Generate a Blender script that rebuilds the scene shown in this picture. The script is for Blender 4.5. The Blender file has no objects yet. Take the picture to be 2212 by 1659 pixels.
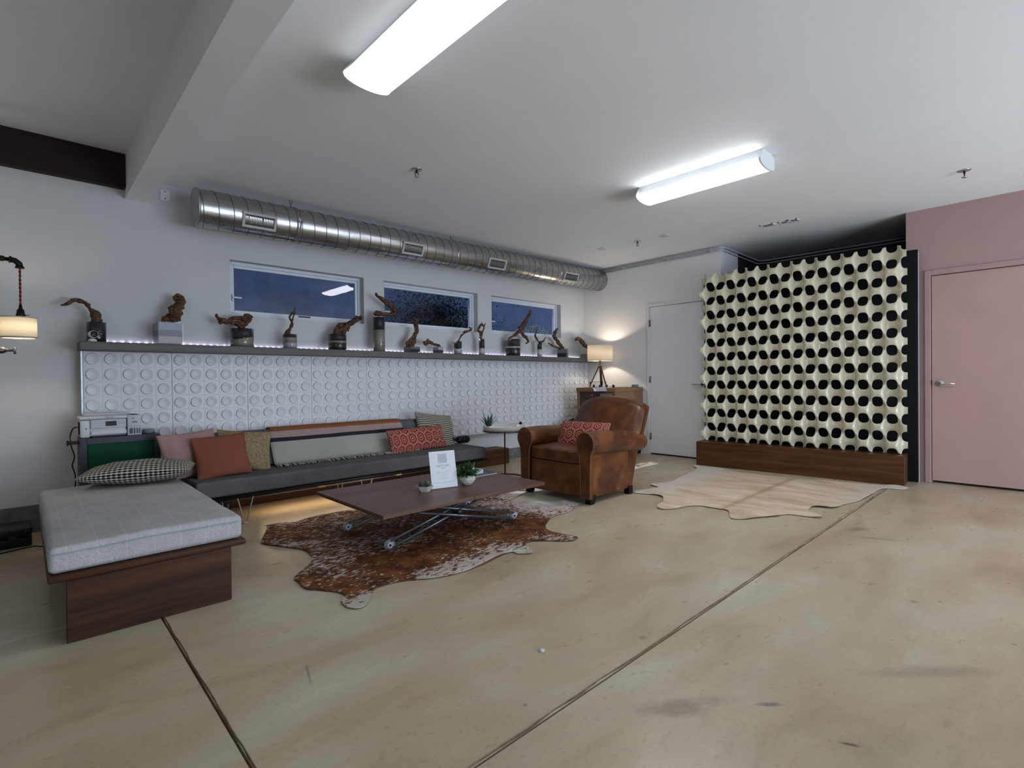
import bpy, bmesh, math, random
from mathutils import Vector, Matrix, Euler, noise
PI = math.pi
SC = bpy.context.scene
COL = SC.collection
rnd = random.Random(7)

# ---------------------------------------------------------------- camera, world, lights, exposure
def setup():
    yaw, pitch, roll = .7581, -.008829, -.010659
    cy, sy, cp, sp, cr, sr = math.cos(yaw), math.sin(yaw), math.cos(pitch), math.sin(pitch), math.cos(roll), math.sin(roll)
    f = Vector((sy*cp, cy*cp, sp)); r = Vector((cy, -sy, 0)); u = r.cross(f)
    r, u = r*cr + u*sr, -r*sr + u*cr
    cd = bpy.data.cameras.new('camera'); cam = bpy.data.objects.new('camera', cd); COL.objects.link(cam)
    cd.sensor_fit = 'HORIZONTAL'; cd.sensor_width = 36; cd.lens = 1115.95/2212*36
    cd.clip_start = .05; cd.clip_end = 100
    m = Matrix((r, u, -f)).transposed().to_4x4(); m.translation = (0, 0, 1.06)
    cam.matrix_world = m
    SC.camera = cam
    w = bpy.data.worlds.new('World'); SC.world = w; w.use_nodes = True
    bg = w.node_tree.nodes['Background']; bg.inputs[0].default_value = (.50, .66, 1, 1); bg.inputs[1].default_value = .95
    v = SC.view_settings
    v.view_transform = 'Standard'; v.look = 'None'; v.gamma = 1; v.use_curve_mapping = False; v.exposure = .52
    def lamp(name, kind, loc, energy, color, rot=None, aim=None, **kw):
        l = bpy.data.lights.new(name, kind); l.energy = energy; l.color = color
        for k, x in kw.items(): setattr(l, k, x)
        o = bpy.data.objects.new(name, l); COL.objects.link(o); o.location = loc
        if aim is not None: o.rotation_euler = Vector(aim).to_track_quat('-Z', 'Y').to_euler()
        return o
    # daylight through the open shopfront behind and to the right of the camera
    lamp('daylight_opening', 'AREA', (3.9, -3.9, 1.35), 66, (.76, .86, 1), aim=(0, 1, .0), shape='RECTANGLE', size=4.6, size_y=2.3)
    # added fill light low by that opening, aimed up to brighten the ceiling
    lamp('ceiling_fill', 'AREA', (4.2, -3.7, .15), 125, (.75, .87, 1), aim=(0, .75, .66), shape='RECTANGLE', size=4.2, size_y=1.0)
    # added fill light at the unseen left end, brightening the far wall
    lamp('far_wall_fill', 'AREA', (-3.7, -2.4, 1.45), 31, (.82, .89, 1), aim=(1, .22, .02), shape='RECTANGLE', size=2.6, size_y=1.7)
    # sun that comes over the fence and in at the high windows
    lamp('sun', 'SUN', (3, 8, 6), 3.2, (1, .95, .92), aim=(.27, -1.7, -1.9), angle=.009)
    # bulbs of the two shaded lamps, strip behind the sofa and under it
    lamp('table_lamp_bulb', 'POINT', (6.05, 4.53, 1.43), 15, (1, .84, .66), shadow_soft_size=.03)
    lamp('pipe_lamp_bulb', 'POINT', (-.018, 4.6, 1.43), 6.5, (1, .87, .70), shadow_soft_size=.02)
    lamp('sofa_back_strip', 'AREA', (1.98, 4.935, .30), 1.3, (1, .96, .92), aim=(0, .25, 1), shape='RECTANGLE', size=1.9, size_y=.03)
    lamp('sofa_under_strip', 'AREA', (1.9, 4.45, .20), 1.6, (1, .72, .46), aim=(0, -.25, -1), shape='RECTANGLE', size=1.0, size_y=.03)
setup()

# ---------------------------------------------------------------- node helpers
class NG:
    def __init__(s, name):
        s.m = bpy.data.materials.new(name); s.m.use_nodes = True
        s.t = s.m.node_tree; s.b = s.t.nodes['Principled BSDF']
    def n(s, kind, **kw):
        x = s.t.nodes.new(kind)
        for k, v in kw.items(): setattr(x, k, v)
        return x
    def put(s, sock, v):
        if isinstance(v, bpy.types.NodeSocket): s.t.links.new(v, sock)
        elif isinstance(v, (tuple, list)) and len(v) == 3 and sock.type == 'RGBA': sock.default_value = (*v, 1)
        else: sock.default_value = v
    def math(s, op, a, b=0., c=0.):
        x = s.n('ShaderNodeMath', operation=op)
        s.put(x.inputs[0], a); s.put(x.inputs[1], b); s.put(x.inputs[2], c)
        return x.outputs[0]
    def co(s, scale=(1, 1, 1), rot=(0, 0, 0), loc=(0, 0, 0), kind='Object'):
        tc = s.n('ShaderNodeTexCoord'); mp = s.n('ShaderNodeMapping')
        s.t.links.new(tc.outputs[kind], mp.inputs[0])
        mp.inputs['Scale'].default_value = scale; mp.inputs['Rotation'].default_value = rot; mp.inputs['Location'].default_value = loc
        return mp.outputs[0]
    def noise(s, co, scale=5., detail=4., rough=.55, dist=0.):
        x = s.n('ShaderNodeTexNoise'); s.put(x.inputs['Vector'], co)
        x.inputs['Scale'].default_value = scale; x.inputs['Detail'].default_value = detail
        x.inputs['Roughness'].default_value = rough; x.inputs['Distortion'].default_value = dist
        return x.outputs['Fac']
    def ramp(s, fac, stops, interp='LINEAR'):
        x = s.n('ShaderNodeValToRGB'); s.put(x.inputs[0], fac); cr = x.color_ramp; cr.interpolation = interp
        while len(cr.elements) < len(stops): cr.elements.new(.5)
        for e, (p, c) in zip(cr.elements, stops):
            e.position = p; e.color = (*c, 1) if isinstance(c, (tuple, list)) else (c, c, c, 1)
        return x.outputs[0]
    def mix(s, fac, a, b, mode='MIX'):
        x = s.n('ShaderNodeMix', data_type='RGBA', blend_type=mode)
        s.put(x.inputs[0], fac); s.put(x.inputs[6], a); s.put(x.inputs[7], b)
        return x.outputs[2]
    def sep(s, v):
        x = s.n('ShaderNodeSeparateXYZ'); s.put(x.inputs[0], v); return x.outputs
    def bump(s, h, strength=.3, dist=.01):
        x = s.n('ShaderNodeBump'); s.put(x.inputs['Height'], h)
        x.inputs['Strength'].default_value = strength; x.inputs['Distance'].default_value = dist
        s.t.links.new(x.outputs[0], s.b.inputs['Normal'])
    def set(s, **kw):
        for k, v in kw.items():
            k = {'color': 'Base Color', 'rough': 'Roughness', 'metal': 'Metallic', 'coat': 'Coat Weight', 'coat_rough': 'Coat Roughness', 'trans': 'Transmission Weight',
                 'spec': 'Specular IOR Level', 'ior': 'IOR', 'ecol': 'Emission Color', 'estr': 'Emission Strength', 'sheen': 'Sheen Weight', 'alpha': 'Alpha', 'sss': 'Subsurface Weight'}[k]
            s.put(s.b.inputs[k], v)
        return s

def plain(name, color, rough=.5, metal=0., var=.10, vs=12., bump=0., bs=120., **kw):
    g = NG(name); co = g.co()
    f = g.noise(co, vs, 3)
    dark = tuple(c*(1-var) for c in color); lite = tuple(min(1, c*(1+var)) for c in color)
    kw.setdefault('spec', .3)
    g.set(color=g.ramp(f, [(.3, dark), (.7, lite)]), rough=rough, metal=metal, **kw)
    if bump: g.bump(g.noise(co, bs, 3), bump, .004)
    return g.m

def wood(name, dark, light, axis=0, scale=1., rough=.45, grain=26., coat=0.):
    g = NG(name); sc = [scale*grain]*3; sc[axis] = scale*1.6
    co = g.co(scale=tuple(sc))
    a = g.noise(co, 1., 6, .62, .6); b = g.noise(g.co(scale=(3, 3, 3)), 1., 3)
    c = g.ramp(a, [(.28, dark), (.52, tuple((x+y)/2 for x, y in zip(dark, light))), (.75, light)])
    c = g.mix(g.math('MULTIPLY', b, .35), c, dark)
    g.set(color=c, rough=rough, coat=coat, spec=.22); g.bump(a, .12, .003)
    return g.m

def metal(name, color, rough=.3, var=.1): return plain(name, color, rough, 1., var, 30)

def fabric(name, color, var=.12, scale=260., rough=.95, bump=.5, stripe=None):
    g = NG(name); co = g.co()
    a = g.noise(co, scale, 2, .7); b = g.noise(co, 6., 3)
    k = g.math('ADD', g.math('MULTIPLY', a, .7), g.math('MULTIPLY', b, .3))
    dark = tuple(c*(1-var*2) for c in color); lite = tuple(c*(1+var*2) for c in color)
    c = g.ramp(k, [(.3, dark), (.7, lite)])
    if stripe:
        x = g.sep(co)[0]; p, col, wd = stripe
        fr = g.math('PINGPONG', x, p/2)
        c = g.mix(g.math('MULTIPLY', g.math('LESS_THAN', fr, wd), .28), c, col)
    g.set(color=c, rough=rough, spec=.2); g.bump(a, bump, .002)
    return g.m

def emit(name, color, strength):
    g = NG(name); g.set(color=color, ecol=color, estr=strength, rough=.4); return g.m

def glass(name, tint=(1, 1, 1), rough=.02, extra=0.):
    g = NG(name); t = g.t; t.nodes.remove(g.b)
    tr = g.n('ShaderNodeBsdfTransparent'); g.put(tr.inputs[0], tint)
    gl = g.n('ShaderNodeBsdfGlossy'); gl.inputs['Roughness'].default_value = rough
    fr = g.n('ShaderNodeFresnel'); fr.inputs[0].default_value = 1.45
    mx = g.n('ShaderNodeMixShader'); ge = g.n('ShaderNodeNewGeometry')
    g.put(mx.inputs[0], g.math('MULTIPLY', g.math('MINIMUM', g.math('ADD', fr.outputs[0], extra), .9), g.math('SUBTRACT', 1., ge.outputs['Backfacing'])))
    t.links.new(tr.outputs[0], mx.inputs[1]); t.links.new(gl.outputs[0], mx.inputs[2]); t.links.new(mx.outputs[0], t.nodes['Material Output'].inputs[0])
    return g.m

# ---------------------------------------------------------------- mesh builder
class MB:
    def __init__(s): s.v = []; s.f = []; s.mi = []; s.sm = []
    def add(s, vs, fs, mi=0, smooth=False):
        o = len(s.v); s.v += [Vector(p) for p in vs]
        for f in fs: s.f.append([o+i for i in f]); s.mi.append(mi); s.sm.append(smooth)
        return s
    def box(s, x0, x1, y0, y1, z0, z1, bev=0., mi=0, seg=1):
        if x0 > x1: x0, x1 = x1, x0
        if y0 > y1: y0, y1 = y1, y0
        if z0 > z1: z0, z1 = z1, z0
        if not bev:
            vs = [(x, y, z) for x in (x0, x1) for y in (y0, y1) for z in (z0, z1)]
            return s.add(vs, [(0, 1, 3, 2), (4, 6, 7, 5), (0, 4, 5, 1), (2, 3, 7, 6), (0, 2, 6, 4), (1, 5, 7, 3)], mi)
        b = bmesh.new(); bmesh.ops.create_cube(b, size=1)
        for v in b.verts: v.co = Vector((x0+(v.co.x+.5)*(x1-x0), y0+(v.co.y+.5)*(y1-y0), z0+(v.co.z+.5)*(z1-z0)))
        bmesh.ops.bevel(b, geom=list(b.edges), offset=bev, segments=seg, affect='EDGES', profile=.5)
        return s.bm(b, mi, seg > 1)
    def bm(s, b, mi=0, smooth=False):
        b.verts.ensure_lookup_table(); b.verts.index_update()
        s.add([v.co.copy() for v in b.verts], [[v.index for v in f.verts] for f in b.faces], mi, smooth); b.free(); return s
    def tube(s, path, rad, n=10, mi=0, caps=True, closed=False, smooth=True, jit=None, flat=1.):
        P = [Vector(p) for p in path]; m = len(P)
        R = [rad]*m if isinstance(rad, (int, float)) else rad
        T = []
        for i in range(m):
            a = P[i-1] if (i or closed) else P[0]; b = P[(i+1) % m] if (i < m-1 or closed) else P[-1]
            d = b-a; T.append(d.normalized() if d.length > 1e-9 else Vector((0, 0, 1)))
        ref = Vector((0, 0, 1)) if abs(T[0].z) < .9 else Vector((1, 0, 0))
        nrm = (ref - T[0]*ref.dot(T[0])).normalized(); vs = []
        for i in range(m):
            nrm = (nrm - T[i]*nrm.dot(T[i])).normalized(); bi = T[i].cross(nrm)
            for k in range(n):
                a = 2*PI*k/n; r = R[i]
                d = nrm*math.cos(a) + bi*math.sin(a)*flat
                if jit: r *= jit(P[i]+d*r, i, k)
                vs.append(P[i] + d*r)
        fs = []
        for i in range(m if closed else m-1):
            j = (i+1) % m
            for k in range(n):
                l = (k+1) % n; fs.append((i*n+k, i*n+l, j*n+l, j*n+k))
        s.add(vs, fs, mi, smooth)
        if caps and not closed:
            o = len(s.v)-len(vs)
            s.f.append([o+k for k in range(n)][::-1]); s.f.append([o+(m-1)*n+k for k in range(n)]); s.mi += [mi, mi]; s.sm += [False, False]
        return s
    def lathe(s, prof, c=(0, 0, 0), n=32, mi=0, smooth=True, axis='z', arc=None):
        m = len(prof); vs = []
        for r, z in prof:
            for k in range(n):
                a = 2*PI*k/n; p = (r*math.cos(a), r*math.sin(a), z)
                if axis == 'y': p = (p[0], p[2], p[1])
                if axis == 'x': p = (p[2], p[0], p[1])
                vs.append((c[0]+p[0], c[1]+p[1], c[2]+p[2]))
        fs = []
        for i in range(m-1):
            for k in range(n):
                l = (k+1) % n; fs.append((i*n+k, i*n+l, (i+1)*n+l, (i+1)*n+k))
        s.add(vs, fs, mi, smooth); o = len(s.v)-len(vs)
        if tuple(prof[0]) == tuple(prof[-1]): return s
        if prof[0][0] > 1e-6: s.f.append([o+k for k in range(n)][::-1]); s.mi.append(mi); s.sm.append(False)
        if prof[-1][0] > 1e-6: s.f.append([o+(m-1)*n+k for k in range(n)]); s.mi.append(mi); s.sm.append(False)
        return s
    def prism(s, poly, a0, a1, axis='x', mi=0, smooth=False):
        def p(u, v, w): return {'x': (w, u, v), 'y': (u, w, v), 'z': (u, v, w)}[axis]
        n = len(poly); vs = [p(u, v, a0) for u, v in poly] + [p(u, v, a1) for u, v in poly]
        s.add(vs, [(i, (i+1) % n, n+(i+1) % n, n+i) for i in range(n)], mi, smooth); o = len(s.v)-2*n
        s.f.append([o+i for i in range(n)][::-1]); s.f.append([o+n+i for i in range(n)]); s.mi += [mi, mi]; s.sm += [False, False]
        return s
    def rbox(s, c, half, r, fn=None, k=4, m=8, mi=0):
        half = Vector(half); r = min(r, *half)
        def axis(h):
            a = [-h + r*(1-math.cos(i/k*PI/2)*1.) for i in range(k+1)]
            a = [-h + r*(1-math.tan(PI/4*(1-i/k))) for i in range(k)] + [-h+r]
            inner = [(-h+r) + (2*(h-r))*i/m for i in range(1, m)]
            return a + inner + [-x for x in reversed(a)]
        G = [axis(half[i]) for i in range(3)]; idx = {}; vs = []; fs = []
        def vid(p):
            key = tuple(round(x, 6) for x in p)
            if key not in idx:
                q = Vector([max(-(half[i]-r), min(half[i]-r, p[i])) for i in range(3)]); d = Vector(p)-q
                w = q + (d.normalized()*r if d.length > 1e-9 else d)
                w = w + Vector(c)
                idx[key] = len(vs); vs.append(fn(w) if fn else w)
            return idx[key]
        for ax in range(3):
            A, B = G[(ax+1) % 3], G[(ax+2) % 3]
            for sg in (-1, 1):
                for i in range(len(A)-1):
                    for j in range(len(B)-1):
                        q = []
                        for a, b in ((A[i], B[j]), (A[i+1], B[j]), (A[i+1], B[j+1]), (A[i], B[j+1])):
                            p = [0, 0, 0]; p[ax] = sg*half[ax]; p[(ax+1) % 3] = a; p[(ax+2) % 3] = b; q.append(vid(p))
                        if len(set(q)) < 3: continue
                        if sg < 0: q.reverse()
                        fs.append(q)
        return s.add(vs, fs, mi, True)
    def xf(s, M, start=0):
        for i in range(start, len(s.v)): s.v[i] = M @ s.v[i]
        return s
    def mesh(s, name, mats, off=None):
        me = bpy.data.meshes.new(name)
        vs = [v-off for v in s.v] if off is not None else s.v
        me.from_pydata([tuple(v) for v in vs], [], s.f)
        for m in (mats if isinstance(mats, (list, tuple)) else [mats]): me.materials.append(m)
        me.polygons.foreach_set('material_index', s.mi); me.polygons.foreach_set('use_smooth', s.sm)
        me.update(); return me

def link(name, me, parent=None, loc=None, rotz=0.):
    o = bpy.data.objects.new(name, me); COL.objects.link(o)
    if parent is not None: o.parent = parent
    if loc is not None: o.location = loc
    if rotz: o.rotation_euler = (0, 0, rotz)
    return o

def thing(name, label, cat, loc=(0, 0, 0), rotz=0., group=None):
    o = bpy.data.objects.new(name, None); COL.objects.link(o); o.location = loc; o.rotation_euler = (0, 0, rotz)
    o.empty_display_size = .1; o['label'] = label; o['category'] = cat
    if group: o['group'] = group
    return o

def tag(o, label, cat, group=None):
    o['label'] = label; o['category'] = cat
    if group: o['group'] = group
    return o

def part(name, mb, mats, root, world=False, parent=None, label=None, kind=None):
    """a part of root; world=True: the builder's coordinates are world ones (root has no rotation)"""
    off = Vector(root.location) if world else None
    o = link(name, mb.mesh(name, mats, off), parent or root)
    if label: o['label'] = label
    if kind: o['kind'] = kind
    return o

def solo(name, mb, mats, label, cat, origin, group=None):
    """a thing that is one mesh; builder in world coordinates"""
    o = link(name, mb.mesh(name, mats, Vector(origin)), None, origin)
    return tag(o, label, cat, group)

def struct(name, mb, mats, parent=None, kind='structure'):
    o = link(name, mb.mesh(name, mats), parent)
    if parent is None: o['kind'] = kind
    return o

def catmull(pts, n=6):
    P = [Vector(p) for p in pts]; out = []
    for i in range(len(P)-1):
        a = P[max(i-1, 0)]; b = P[i]; c = P[i+1]; d = P[min(i+2, len(P)-1)]
        for k in range(n):
            t = k/n; out.append(.5*((2*b)+(-a+c)*t+(2*a-5*b+4*c-d)*t*t+(-a+3*b-3*c+d)*t**3))
    out.append(P[-1]); return out

def text_mesh(txt, size, mat, parent, loc, rot, name='lettering', align='CENTER', depth=.0004):
    cu = bpy.data.curves.new(name, 'FONT'); cu.body = txt; cu.size = size; cu.align_x = align; cu.align_y = 'CENTER'; cu.extrude = depth
    cu.resolution_u = 3
    o = bpy.data.objects.new(name, cu); COL.objects.link(o)
    dg = bpy.context.evaluated_depsgraph_get(); me = bpy.data.meshes.new_from_object(o.evaluated_get(dg))
    bpy.data.objects.remove(o); me.materials.clear(); me.materials.append(mat)
    t = link(name, me, parent, loc); t.rotation_euler = rot; return t

# ---------------------------------------------------------------- materials
def concrete():
    g = NG('polished_concrete')
    co = g.co(kind='Object')
    st = g.co(scale=(1., 2.6, 1), rot=(0, 0, .35))
    big = g.noise(st, .9, 5, .6, .6); mid = g.noise(st, 3.2, 6, .66, .4); fine = g.noise(co, 45., 4, .7)
    c = g.ramp(big, [(.30, (.33, .250, .150)), (.45, (.49, .395, .255)), (.57, (.52, .46, .33)), (.72, (.60, .535, .415))])
    c = g.mix(g.ramp(mid, [(.35, 0.), (.70, .55)]), c, (.42, .365, .27))
    warm = g.noise(g.co(loc=(7, 3, 0)), 1.6, 4, .6, .3)
    c = g.mix(g.ramp(warm, [(.46, 0.), (.68, .6)]), c, (.42, .31, .205))
    c = g.mix(g.ramp(fine, [(.30, .35), (.45, 0.)]), c, (.20, .175, .15))
    # dark scuffs and dots
    sp = g.n('ShaderNodeTexVoronoi', feature='F1'); g.put(sp.inputs['Vector'], g.co(loc=(2.3, .7, 0))); sp.inputs['Scale'].default_value = 3.3
    dots = g.math('LESS_THAN', sp.outputs['Distance'], .035)
    gate = g.math('GREATER_THAN', g.noise(co, 2.1, 2), .50)
    c = g.mix(g.math('MULTIPLY', g.math('MULTIPLY', dots, gate), .55), c, (.10, .09, .08))
    scr = g.noise(g.co(scale=(1.2, 26, 1), rot=(0, 0, .9)), 1.5, 3, .5, .2)
    c = g.mix(g.ramp(scr, [(.74, 0.), (.77, .35)]), c, (.17, .14, .115))
    stain = g.noise(g.co(scale=(1, 1.7, 1), rot=(0, 0, -.4), loc=(1.4, 5, 0)), 1.9, 6, .75, .8)
    c = g.mix(g.ramp(stain, [(.66, 0.), (.80, .4)]), c, (.18, .145, .12))
    scr2 = g.noise(g.co(scale=(30, 1.6, 1), rot=(0, 0, .35), loc=(3, 3, 0)), 1.3, 2, .5, .3)
    c = g.mix(g.ramp(scr2, [(.735, 0.), (.76, .5)]), c, (.5, .47, .42))
    # scuffs and stains the slab really has, at their places
    x, y, z = g.sep(co); wob = g.noise(co, 14., 5, .75, .5)
    def stain(cx, cy, rx, ry, amt, col, rot=0.):
        nonlocal c
        ca, sa = math.cos(rot), math.sin(rot)
        dx = g.math('SUBTRACT', x, cx); dy = g.math('SUBTRACT', y, cy)
        u = g.math('DIVIDE', g.math('ADD', g.math('MULTIPLY', dx, ca), g.math('MULTIPLY', dy, sa)), rx)
        v = g.math('DIVIDE', g.math('SUBTRACT', g.math('MULTIPLY', dy, ca), g.math('MULTIPLY', dx, sa)), ry)
        d = g.math('SQRT', g.math('ADD', g.math('MULTIPLY', u, u), g.math('MULTIPLY', v, v)))
        d = g.math('ADD', d, g.math('MULTIPLY', g.math('SUBTRACT', wob, .5), 1.7))
        c = g.mix(g.ramp(d, [(.35, amt), (1., 0.)]), c, col)
    for a in ((4.17, .95, .13, .05, .6, (.13, .115, .10), -.5), (4.02, .80, .20, .03, .4, (.14, .12, .10), -1.2), (1.50, .845, .13, .055, .55, (.17, .115, .08), -.8), (1.60, .80, .16, .035, .3, (.17, .13, .10), -.7),
              (1.741, .640, .055, .014, .75, (.11, .11, .12), -.75), (1.712, .412, .035, .009, .8, (.04, .035, .03), -1.1), (1.824, 1.165, .022, .018, .5, (.13, .12, .11), 0.), (1.172, 1.193, .012, .012, .7, (.20, .17, .15), 0.),
              (.735, 1.86, .10, .006, .55, (.12, .115, .10), 1.3), (3.013, .462, .022, .02, .5, (.14, .10, .075), 0.), (3.10, .379, .014, .012, .6, (.12, .09, .07), 0.), (2.35, .30, .30, .05, .35, (.22, .15, .11), -.75), (2.95, 1.6, .45, .16, .25, (.27, .20, .14), .2)):
        stain(*a)
    tape = g.math('MULTIPLY', g.math('LESS_THAN', g.math('ABSOLUTE', g.math('SUBTRACT', x, 4.066)), .0035), g.math('MULTIPLY', g.math('GREATER_THAN', y, 1.115), g.math('LESS_THAN', y, 1.50)))
    c = g.mix(g.math('MULTIPLY', tape, .7), c, (.60, .56, .50))
    g.set(color=c, rough=g.ramp(mid, [(.3, .24), (.7, .42)]), spec=.45)
    g.bump(g.math('ADD', g.math('MULTIPLY', big, .6), g.math('MULTIPLY', fine, .08)), .12, .01)
    return g.m
M_CONC = concrete()
M_JOINT = plain('joint_dirt', (.045, .032, .022), .9, var=.5, vs=60)
M_SEAL = plain('joint_sealant', (.17, .12, .075), .8, var=.35, vs=25, bump=.5, bs=60)
M_WALL = plain('white_wall_paint', (.74, .74, .74), .75, var=.015, vs=2, bump=.10, bs=160)
M_CEIL = plain('white_ceiling_paint', (.82, .84, .85), .8, var=.015, vs=1.5, bump=.08, bs=120)
M_TRIM = plain('white_trim_paint', (.70, .71, .73), .45, var=.02)
M_DOOR = plain('white_door_paint', (.77, .78, .80), .35, var=.02, vs=3)
M_PINK = plain('pink_wall_paint', (.40, .262, .240), .7, var=.03, vs=3, bump=.10, bs=160)
M_PINKD = plain('pink_door_paint', (.46, .29, .265), .45, var=.05, vs=2)
M_DARKW = plain('alcove_shade_black', (.030, .026, .032), .7, var=.2)  # the alcove's deep shade is put into this near-black wall colour
M_BASEB = plain('concrete_base', (.13, .125, .12), .8, var=.35, vs=9, bump=.4, bs=30)
M_BLACK = plain('black_plastic', (.012, .012, .013), .4)
M_BLACKM = plain('black_metal', (.018, .016, .015), .42, .6)
M_CHROME = metal('chrome', (.62, .62, .64), .18)
M_STEELG = plain('grey_powder_steel', (.16, .18, .20), .32, .7, var=.1)
M_BRASS = metal('antique_brass', (.20, .15, .10), .3)
M_BEAMW = wood('dark_beam_wood', (.010, .006, .004), (.035, .018, .012), 0, 1., .6)

# ---------------------------------------------------------------- room shell
YW, XB, XP, ZC, ZL = 5.06, 6.34, 6.50, 2.70, 2.845
W1, W2, W3 = (1.35, 2.64), (2.875, 4.205), (4.44, 5.80)
WZ0, WZ1 = 1.665, 2.155
def room():
    fl = struct('floor', MB().box(-4, 8.2, -4.2, 5.4, -.2, -.02), M_JOINT)
    e = .0036
    slabs = [(-4, .443-e, -4.2, 1.10-e), (.443+e, 8.2, -4.2, 1.10-e), (-4, .443-e, 1.10+e, 2.975-e), (.443+e, 8.2, 1.10+e, 5.4), (-4, .443-e, 2.975+e, 5.4)]
    for x0, x1, y0, y1 in slabs:
        link('concrete_slab', MB().box(x0, x1, y0, y1, -.06, 0, .004).mesh('concrete_slab', M_CONC), fl)
    def bead(name, pts, r):
        path = [(x + rnd.uniform(-.002, .002), y + rnd.uniform(-.002, .002), z) for x, y, z in pts]
        link(name, MB().tube(path, [r*rnd.uniform(.8, 1.15) for _ in path], 8, flat=.45).mesh(name, M_SEAL), fl)
    bead('joint_sealant', [(.5+.12*i, 1.108, -.0030) for i in range(48)], .0068)
    bead('joint_sealant', [(.450, 1.15+.06*i, -.0035) for i in range(44)], .0066)
    # shelf wall with its three window holes
    w = MB(); y0, y1 = YW, YW+.17
    xs = [(-4, W1[0]), (W1[1], W2[0]), (W2[1], W3[0]), (W3[1], XB+.1)]
    for a, b in xs: w.box(a, b, y0, y1, WZ0, WZ1)
    w.box(-4, XB+.1, y0, y1, -.05, WZ0).box(-4, XB+.1, y0, y1, WZ1, 3.0)
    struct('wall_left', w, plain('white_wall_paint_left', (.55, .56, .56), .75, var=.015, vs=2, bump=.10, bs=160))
    # far white block with door opening
    dy0, dy1 = 3.06, 3.913
    b = MB().box(XB, XB+.5, dy1, YW+.1, -.05, 2.9).box(XB, XB+.5, 2.885, dy0, -.05, 2.9).box(XB, XB+.5, dy0, dy1, 2.047, 2.9)
    b.box(XB+.12, XB+.5, dy0, dy1, -.05, 2.047)
    struct('wall_back', b, M_WALL)
    b = MB().box(XB+.5, 7.6, 2.885, 3.0, -.05, 2.9)
    struct('wall_alcove_side', b, M_DARKW)
    b = MB().box(7.55, 7.7, .9, 3.0, -.05, 2.9)
    struct('wall_alcove_back', b, M_DARKW)
    # pink wall with its door opening
    py0, py1 = -.06, .857
    b = MB().box(XP, XP+.15, py1, 1.052, -.05, 2.9).box(XP, XP+.15, -4.2, py0, -.05, 2.9).box(XP, XP+.15, py0, py1, 2.04, 2.9)
    struct('wall_right', b, M_PINK)
    struct('wall_alcove_near', MB().box(XP+.151, 7.7, .9, 1.05, -.05, 2.9), M_DARKW)
    struct('wall_right_backing', MB().box(XP+.12, XP+.149, py0, py1, -.05, 2.1), M_BLACK)
    M_OFF = plain('dark_unseen_wall', (.20, .19, .18), .9)  # unseen walls coloured dark to cut bounced light on the left
    struct('wall_near', MB().box(-4, 1.55, -4.2, -4.0, -.05, 3.0).box(1.55, 6.3, -4.2, -4.0, 2.55, 3.0).box(6.3, 8, -4.2, -4.0, -.05, 3.0), M_OFF)
    struct('wall_far_left', MB().box(-4.1, -4.0, -4.2, 5.2, -.05, 3.0), M_OFF)
    # ceilings
    struct('ceiling', MB().box(.86, 8.2, -4.2, YW+.02, ZC, ZC+.3), M_CEIL)
    struct('ceiling_left', MB().box(-4.1, .62, -4.2, YW+.02, ZL, ZL+.2), M_CEIL)
    struct('ceiling_beam', MB().prism([(.605, 2.517), (.775, 2.517), (.868, ZC+.001), (.868, 3.0), (.605, 3.0)], -4.2, YW-.001, 'y'), M_CEIL)
    struct('ceiling_beam_wood', MB().box(-4, .604, 4.985, YW+.01, 2.585, ZL, .004), M_BEAMW)
    struct('baseboard_left', MB().box(-4, 3.0, YW-.02, YW, 0, .195, .003), M_BASEB)
    struct('baseboard_left', MB().box(3.0, XB, YW-.02, YW, 0, .135, .003), M_BASEB)
    # outside: fence, eave, ground
    struct('ground_outside', MB().box(-6, 12, YW+.17, 9, .2, .5), plain('garden_soil', (.10, .10, .09), .95))
    struct('wall_outside', MB().box(-8, 14, 6.75, 6.9, .3, 2.95).box(-8, 2.72, 6.75, 6.9, 2.951, 4.3), plain('outside_wall_paint', (.125, .150, .21), .9, var=.18, vs=6, bump=.5, bs=20))  # raised left stretch is added, out of view, to block sun from one window
    struct('roof_eave', MB().box(-8, 14, YW-.01+.18, 5.905, 2.81, 2.9), M_TRIM)
room()

def windows():
    frame_m = plain('white_window_vinyl', (.62, .66, .72), .35, var=.02)
    pane_m = glass('window_glass', (.84, .90, 1.), .01)
    seal = M_BLACK
    for i, (a, b) in enumerate((W1, W2, W3)):
        yi = YW+.075
        r = struct('window_%d' % (i+1), MB().box(a, a+.03, yi, yi+.07, WZ0, WZ1, .003).box(b-.03, b, yi, yi+.07, WZ0, WZ1, .003)
                   .box(a+.03, b-.03, yi, yi+.07, WZ0, WZ0+.025, .003).box(a+.03, b-.03, yi, yi+.07, WZ1-.03, WZ1, .003), frame_m)
        a2, b2, z0, z1 = a+.03, b-.03, WZ0+.025, WZ1-.03
        s = .026
        link('sash_frame', MB().box(a2, a2+s, yi+.012, yi+.055, z0, z1, .003).box(b2-s, b2, yi+.012, yi+.055, z0, z1, .003)
             .box(a2+s, b2-s, yi+.012, yi+.055, z0, z0+s, .003).box(a2+s, b2-s, yi+.012, yi+.055, z1-s, z1, .003).mesh('sash_frame', frame_m), r)
        link('glass_pane', MB().box(a2+s, b2-s, yi+.030, yi+.036, z0+s, z1-s).mesh('glass_pane', pane_m), r)
        link('latch', MB().box(a2+.004, a2+.020, yi-.006, yi+.012, 1.80, 1.86, .003).box(a2+.008, a2+.085, yi-.016, yi-.006, 1.822, 1.838, .004)
             .mesh('latch', frame_m), r)
        if i == 0: link('lift_rail', MB().box(1.98, 2.10, yi+.004, yi+.012, z0+.006, z0+.018, .002).mesh('lift_rail', seal), r)
windows()

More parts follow.
